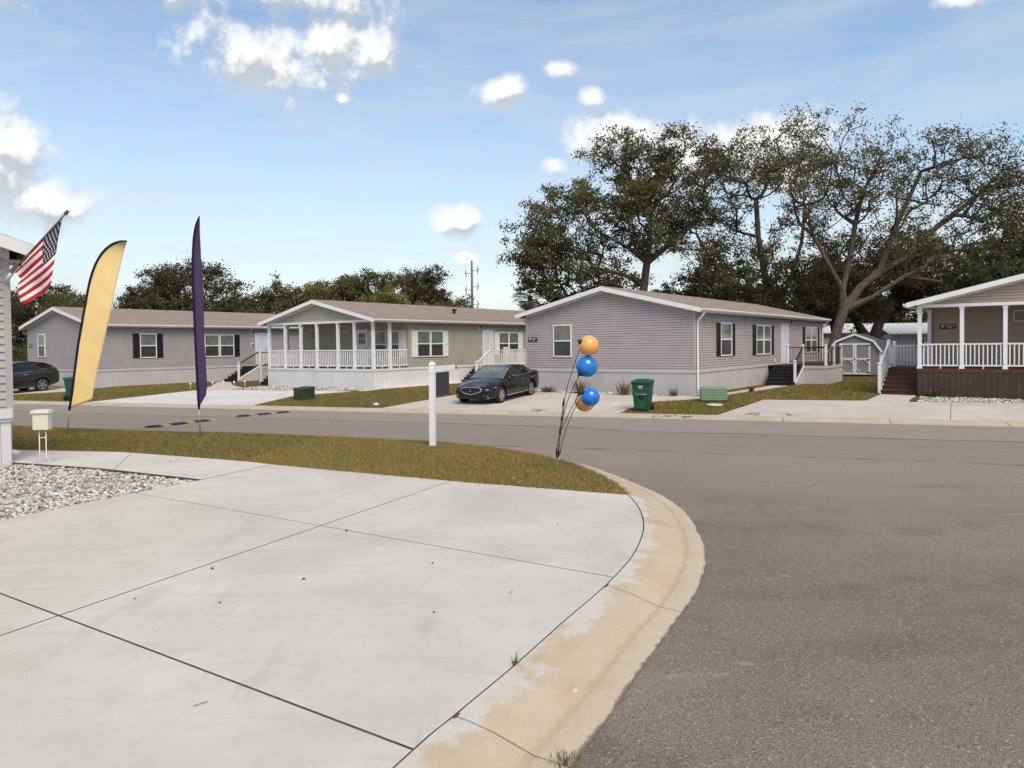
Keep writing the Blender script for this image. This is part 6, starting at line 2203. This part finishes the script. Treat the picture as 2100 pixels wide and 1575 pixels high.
# the big oak behind the lavender home, crown spreading left
tree('oak_tree', 'large olive brown oak rising behind the lavender home ridge', (10.2, 60, Z), [(0, 0, 0), (.05, 0, 2.4), (.1, 0, 4.8), (.35, 0, 6.8), (.6, 0, 8.6), (.9, .3, 10.6), (1.0, .3, 12.6), (-.9, .2, 9.8, 4), (-3.0, .3, 11.0), (2.4, 0, 10.0, 4), (4.4, 0, 12.0), (-1.2, .1, 7.6, 3), (-3.6, .2, 8.2)],
     [(-4.8, 0, 11.6, 4.4, 3.6, 3.2, 3), (-1.2, 0, 15.4, 4.2, 3.6, 3.2, 3), (1.2, 0, 12.2, 3.0, 3.0, 3.4, 2.6), (3.6, 0, 16.4, 3.2, 3, 3.2, 2.0), (-7.6, 0, 10.8, 2.4, 2.5, 3.0, 1.4), (-3.0, 0, 7.4, 3.2, 3.0, 2.8, 2.0), (-6.6, 0, 8.0, 2.4, 2.4, 2.2, 1.3), (4.4, 0, 11.0, 2.4, 2.5, 2.8, .9)],
     150, 57, 0.216, 'leaf_oak', 'bark', .36, 3, .8, 7, bare=.05)
# dark undergrowth trees on both sides of its trunk
tree('oak_tree', 'dense dark oak left of the big oak, low behind the lavender home', (6.3, 64, Z), [(0, 0, 0), (0, 0, 1.5), (.2, 0, 3.2), (-.2, 0, 4.6)], [(0, 0, 5.2, 3.4, 3, 2.8, 3), (-3.0, 0, 3.6, 2.6, 2.5, 2.0, 2), (2.2, 0, 4.6, 2.2, 2.4, 2.4, 2)], 60, 81, 0.216, 'leaf_dark', 'bark_dark', .3, 4, .7, 7)
tree('oak_tree', 'dense dark oak right of the big oak trunk, low behind the roof', (17.4, 68, Z), [(0, 0, 0), (0, 0, 1.5), (.2, 0, 3.4), (.4, 0, 5)], [(0, 0, 5.0, 4.6, 3, 3.0, 3), (4.0, 0, 4.4, 3.4, 3, 2.8, 2.5), (-4.0, 0, 4.6, 3, 3, 2.6, 1.6), (1.5, 0, 7.6, 3.4, 3, 1.8, 1.2)], 80, 81, 0.232, 'leaf_dark', 'bark_dark', .34, 5, .75, 7)
# thinning oaks in the middle right
tree('oak_tree', 'sparse brown oak with upright limbs behind the right end of the lavender home', (21.0, 60, Z), [(0, 0, 0), (.1, 0, 2.4), (-.3, 0, 4.6), (-.9, 0, 7.4), (-1.4, 0, 10.5), (-1.5, .2, 13.5), (1.0, 0, 6.8, 2), (2.0, 0, 10), (2.4, .2, 13), (-2.6, 0, 6.4, 2), (-5.0, 0, 8.4), (-6.3, 0, 10.8)],
     [(-5.6, 0, 12.8, 2.8, 3, 3.8, 2), (-1.6, 0, 15.6, 3.0, 3, 3.6, 2.2), (2.2, 0, 16.4, 2.8, 3, 3.4, 2), (-3.8, 0, 8.0, 3.0, 3, 2.2, 1.6), (1.5, 0, 9.6, 3.2, 3, 2.6, 1.8), (-.6, 0, 5.6, 2.2, 2.2, 1.8, 1.6)],
     115, 46, 0.216, 'leaf_oak', 'bark', .36, 6, .85, 6, bare=.12)
# the leaning foreground oak beside the shed
tree('oak_tree', 'leaning oak with bare twisted limbs beside the garden shed', (22.2, 53, Z), [(0, 0, 0), (.15, 0, 1.3), (.6, 0, 2.9), (1.1, 0, 4.4), (1.0, 0, 5.8), (.0, 0, 7.6), (-1.0, .2, 9.6), (-1.4, .2, 11.6), (2.2, 0, 5.9, 3), (3.6, 0, 7.0), (5.6, .2, 8.0), (8.2, .3, 8.6), (1.6, .2, 8.0, 4), (2.0, .3, 10.4), (2.6, .3, 12.8), (4.4, 0, 9.4, 9), (5.6, 0, 12.0), (6.6, .2, 14.0), (2.9, -.3, 5.2, 3), (5.0, -.6, 6.6), (7.6, -.6, 6.2), (8.9, -.6, 4.6), (7.8, .2, 10.2, 10), (10.5, .3, 12.2), (12.4, .4, 14)],
     [(-1.2, 0, 13.2, 3.0, 2.6, 3.6, 1.8), (2.4, 0, 14.2, 2.8, 2.6, 3.8, 1.9), (6.0, 0, 14.0, 3.2, 2.6, 3.0, 2.2), (10.4, 0, 13.2, 3.4, 2.6, 3.0, 2.4), (13.0, 0, 12.6, 2.6, 2.4, 2.4, 1.4), (4.6, 0, 8.8, 3.0, 2.4, 1.6, 1.4), (12.6, 0, 9.8, 2.6, 2.4, 2.2, 1.6), (8.6, 0, 8.6, 2.6, 2.4, 1.4, 1.2)],
     150, 38, 0.188, 'leaf_oak', 'bark', .33, 7, .85, 6, bare=.14)
# dark mass behind the shed
tree('oak_tree', 'heavy dark oak with thick trunk directly behind the shed', (31.2, 66, Z), [(0, 0, 0), (.2, 0, 1.8), (.8, 0, 3.6), (1.8, 0, 5.2), (3.6, 0, 7.0), (-1.2, 0, 4.0, 1), (-2.6, 0, 6.4), (6.2, 0, 8.2, 4), (9.0, 0, 9.4)],
     [(1.0, 0, 7.2, 4.4, 3.4, 2.4, 3), (6.0, 0, 7.6, 4.0, 3.4, 2.4, 3), (-3.4, 0, 7.0, 3.0, 3, 2.6, 2), (10.0, 0, 7.4, 3.6, 3, 2.8, 2.5), (3.0, 0, 10.4, 5.0, 3, 2.0, 2)], 105, 68, 0.232, 'leaf_dark', 'bark_dark', .5, 8, .8, 7)
tree('oak_tree', 'dark oak with slim trunk just left of the shed peak', (27.0, 63, Z), [(0, 0, 0), (.1, 0, 2.0), (-.2, 0, 4.0), (-.6, 0, 6.0)], [(-.4, 0, 6.4, 2.6, 2.6, 2.2, 2), (1.6, 0, 5.4, 2.2, 2.4, 1.8, 1.5), (-2.4, 0, 5.0, 2.0, 2.2, 1.8, 1.2)], 46, 59, 0.216, 'leaf_dark', 'bark_dark', .34, 9, .75, 7)
tree('oak_tree', 'full green tree above the brown home roof at the right edge', (42.5, 62, Z), [(0, 0, 0), (0, 0, 2.5), (.2, 0, 5), (.2, 0, 7.5)], [(0, 0, 7.6, 4.2, 3.4, 3.2, 3), (3.5, 0, 9.4, 3.6, 3.2, 3.0, 2.5), (-3.6, 0, 6.2, 2.8, 3, 2.4, 2), (2.0, 0, 5.0, 4, 3, 2, 1.6)], 95, 94, 0.232, 'leaf_green', 'bark_dark', .4, 10, .75, 7)
tree('oak_tree', 'low dark tree filling the gap behind the white metal roof', (50, 92, Z), [(0, 0, 0), (0, 0, 2), (.2, 0, 4)], [(0, 0, 4.6, 7, 3, 3.4, 3), (-8, 0, 4.2, 5, 3, 3.2, 2), (8, 0, 5, 6, 3, 3.6, 2)], 90, 81, 0.320, 'leaf_dark', 'bark_dark', .4, 21, 1.0, 7)
tree('oak_tree', 'dark tree mass far behind the oak trunks', (30, 92, Z), [(0, 0, 0), (0, 0, 2), (.2, 0, 4)], [(0, 0, 4.2, 6, 3, 3.0, 3), (-7, 0, 4.4, 5, 3, 3.4, 2), (6, 0, 4.6, 5, 3, 3.4, 2)], 80, 81, 0.320, 'leaf_dark', 'bark_dark', .4, 22, 1.0, 7)

# the tree line on the left
G_ = None
tree('oak_tree', 'dark tree behind the national flag at far left', (-48, 78, Z), [(0, 0, 0), (0, 0, 2.5), (.2, 0, 5)], [(0, 0, 5.6, 3.6, 3, 3.4, 3), (3.0, 0, 4.2, 2.6, 3, 2.8, 2), (-4.0, 0, 4.4, 3.4, 3, 3.6, 2)], 70, 81, 0.272, 'leaf_dark', 'bark_dark', .35, 11, .9, 7)
tree('oak_tree', 'lighter tree with open crown right of the national flag', (-43.0, 74, Z), [(0, 0, 0), (0, 0, 2.2), (.2, 0, 4)], [(0, 0, 5.4, 2.2, 2.4, 1.8, 2), (1.8, 0, 4.2, 1.8, 2.2, 1.6, 1.6), (-1.2, 0, 3.4, 2.4, 2.2, 1.6, 1.2)], 42, 54, 0.224, 'leaf_mid', 'bark', .25, 12, .75, 6)
tree('oak_tree', 'rounded dark tree right of the yellow feather flag', (-35.5, 75, Z), [(0, 0, 0), (0, 0, 2.2), (.1, 0, 4.2)], [(0, 0, 5.0, 3.4, 3, 3.2, 3), (1.6, 0, 3.6, 3.2, 3, 2.0, 1.5)], 66, 62, 0.232, 'leaf_dark', 'bark_dark', .35, 13, .75, 7)
tree('oak_tree', 'broad oak crown behind the purple feather flag', (-32.0, 77, Z), [(0, 0, 0), (0, 0, 2.4), (.1, 0, 4.6), (.3, 0, 6.4)], [(0, 0, 7.8, 3.8, 3.4, 3.0, 3), (3.4, 0, 6.0, 2.4, 3, 2.6, 2.0), (-3.0, 0, 8.6, 1.8, 2.4, 1.4, 1), (1.0, 0, 4, 3.6, 3, 2.0, 1.5)], 92, 51, 0.240, 'leaf_dark', 'bark_dark', .4, 14, .85, 7)
tree('oak_tree', 'mixed green tree left of the tan home porch gable', (-23.6, 76, Z), [(0, 0, 0), (0, 0, 2.2), (.1, 0, 4.2)], [(0, 0, 5.0, 3.0, 3, 2.6, 3), (.6, 0, 7.2, 1.6, 2, 1.2, 1), (-2.8, 0, 3.8, 1.8, 2.4, 2.0, 1.2)], 56, 51, 0.232, 'leaf_oak', 'bark_dark', .35, 15, .8, 7)
tree('oak_tree', 'yellow green tree over the tan home porch peak', (-19.2, 78, Z), [(0, 0, 0), (0, 0, 2.2), (.1, 0, 4.2)], [(0, 0, 5.0, 2.4, 3, 2.6, 3), (-.6, 0, 7.2, 1.4, 2, 1.0, .8), (1.8, 0, 4.0, 2.0, 2.4, 2.0, 1.2)], 50, 57, 0.232, 'leaf_yel', 'bark', .32, 16, .75, 7)
tree('oak_tree', 'tall ragged tree behind the tan home roof centre', (-15.6, 80, Z), [(0, 0, 0), (0, 0, 2.4), (.1, 0, 4.8), (.2, 0, 7)], [(0, 0, 6.6, 2.6, 3, 3.2, 3), (2.2, 0, 8.6, 2.2, 2.4, 1.6, 1.3), (-1.6, 0, 8.6, 1.2, 2, 1.4, .8), (2.0, 0, 4.6, 2.4, 2.4, 2.4, 1.6)], 64, 59, 0.248, 'leaf_oak', 'bark', .34, 17, .8, 6)
tree('oak_tree', 'bright bushy tree behind the tan home roof, right of centre', (-11.2, 74, Z), [(0, 0, 0), (0, 0, 2.2), (.1, 0, 4.2)], [(0, 0, 4.4, 2.8, 3, 2.4, 3), (-.8, 0, 6.4, 1.6, 2, 1.4, 1), (2.2, 0, 3.6, 2.0, 2.4, 1.8, 1.4)], 58, 57, 0.224, 'leaf_yel', 'bark', .32, 18, .75, 7)
tree('oak_tree', 'dark conical tree left of the utility pole', (-9.6, 86, Z), [(0, 0, 0), (0, 0, 3), (.0, 0, 6), (.1, 0, 8.5)], [(0, 0, 6.2, 3.2, 3, 3.0, 3), (0, 0, 8.8, 2.0, 2, 1.8, 2), (.6, 0, 3.6, 3.4, 3, 2.2, 1.6)], 72, 57, 0.240, 'leaf_dark', 'bark_dark', .36, 19, .75, 7)
tree('oak_tree', 'open olive tree next to the utility pole', (-5.8, 80, Z), [(0, 0, 0), (0, 0, 2.4), (.1, 0, 4.2)], [(.2, 0, 5.4, 2.0, 2.4, 1.7, 2), (1.8, 0, 3.8, 2.0, 2.2, 1.6, 1.6), (-1.8, 0, 4.2, 1.6, 2.2, 1.8, 1.4)], 44, 49, 0.240, 'leaf_mid', 'bark', .28, 20, .75, 6)
tree('shrub', 'small bush between the grey home and the near house', (-37.5, 56.5, Z), [(0, 0, 0), (0, 0, .5), (.05, 0, .9)], [(0, 0, 1.5, 1.7, 1.4, 1.1, 1)], 26, 68, 0.136, 'leaf_mid', 'bark', .1, 23, .4, 6, cat='shrub')
tree('shrub', 'distant shrub just left of the lavender home eave', (-2.6, 90, Z), [(0, 0, 0), (0, 0, .8), (.05, 0, 1.6)], [(0, 0, 2.6, 2.6, 1.6, 1.5, 1), (5, 0, 2.4, 3, 1.6, 1.3, 1)], 34, 62, 0.224, 'leaf_dark', 'bark', .12, 24, .6, 6, cat='shrub')


# ------------------------------------------------------------------ palm
def palm(label, pos, h, seed):
    rg = random.Random(seed)
    P = empty('palm_tree', pos, 0, label, 'palm')
    MB().tube([(0, 0, -.1), (.05, 0, h * .4), (.0, 0, h * .8), (-.05, 0, h)], [.22, .19, .17, .2], 10).build('trunk', M['palm_bark'], P, True)
    for k in range(34):
        az = rg.uniform(0, 6.28); el = rg.uniform(-.9, 1.35)
        st = rg.uniform(.7, 1.15)
        d = Vector((math.cos(az) * math.cos(el), math.sin(az) * math.cos(el), math.sin(el)))
        c = Vector((-.05, 0, h + .05)) + d * st
        mb = MB()
        mb.tube([(-.05, 0, h), tuple(Vector((-.05, 0, h)) + d * st * .5 + Vector((0, 0, .05))), tuple(c)], .014, 4)
        s = d.cross(Vector((0, 0, 1)));
        s = s.normalized() if s.length > .05 else Vector((1, 0, 0))
        n_ = s.cross(d)
        for q in range(17):
            an = -1.5 + 3.0 * q / 16
            dd = (d * math.cos(an) + s * math.sin(an)).normalized()
            L_ = rg.uniform(.65, .95) * (1 - .25 * abs(an) / 1.5)
            w_ = (s * math.cos(an) - d * math.sin(an)) * .03
            m1 = c + dd * L_ * .55 + n_ * .05
            t1 = c + dd * L_ + Vector((0, 0, -.22 * L_)) - n_ * .08
            mb.add([c - w_ * .4, c + w_ * .4, m1 + w_, m1 - w_, t1], [(0, 1, 2, 3), (3, 2, 4)])
        mb.build('frond', M['leaf_palm'], P)
    return P


palm('fan palm with spiky fronds left of the lavender home gable', (1.55, 60.5, Z), 6.0, 3)

# ------------------------------------------------------------------ utility pole
P = empty('utility_pole', (-6.2, 120, -.5), 0, 'tall bare steel utility pole with insulator arms rising above the tree line', 'utility pole')
MB().tube([(0, 0, 0), (0, 0, 8), (0, 0, 15.6)], [.26, .22, .14], 10).build('shaft', M['pole'], P, True)
for z in (14.0, 11.4, 8.6):
    for s in (-1, 1):
        zz = z - (.5 if s < 0 else 0)
        MB().tube([(0, 0, zz), (s * .9, 0, zz + .15)], .05, 6).build('arm', M['pole'], P)
        MB().tube([(s * .9, 0, zz + .75), (s * 1.0, 0, zz + .2), (s * .85, 0, zz - .5)], [.04, .09, .05], 6).build('insulator', M['pole'], P, True)
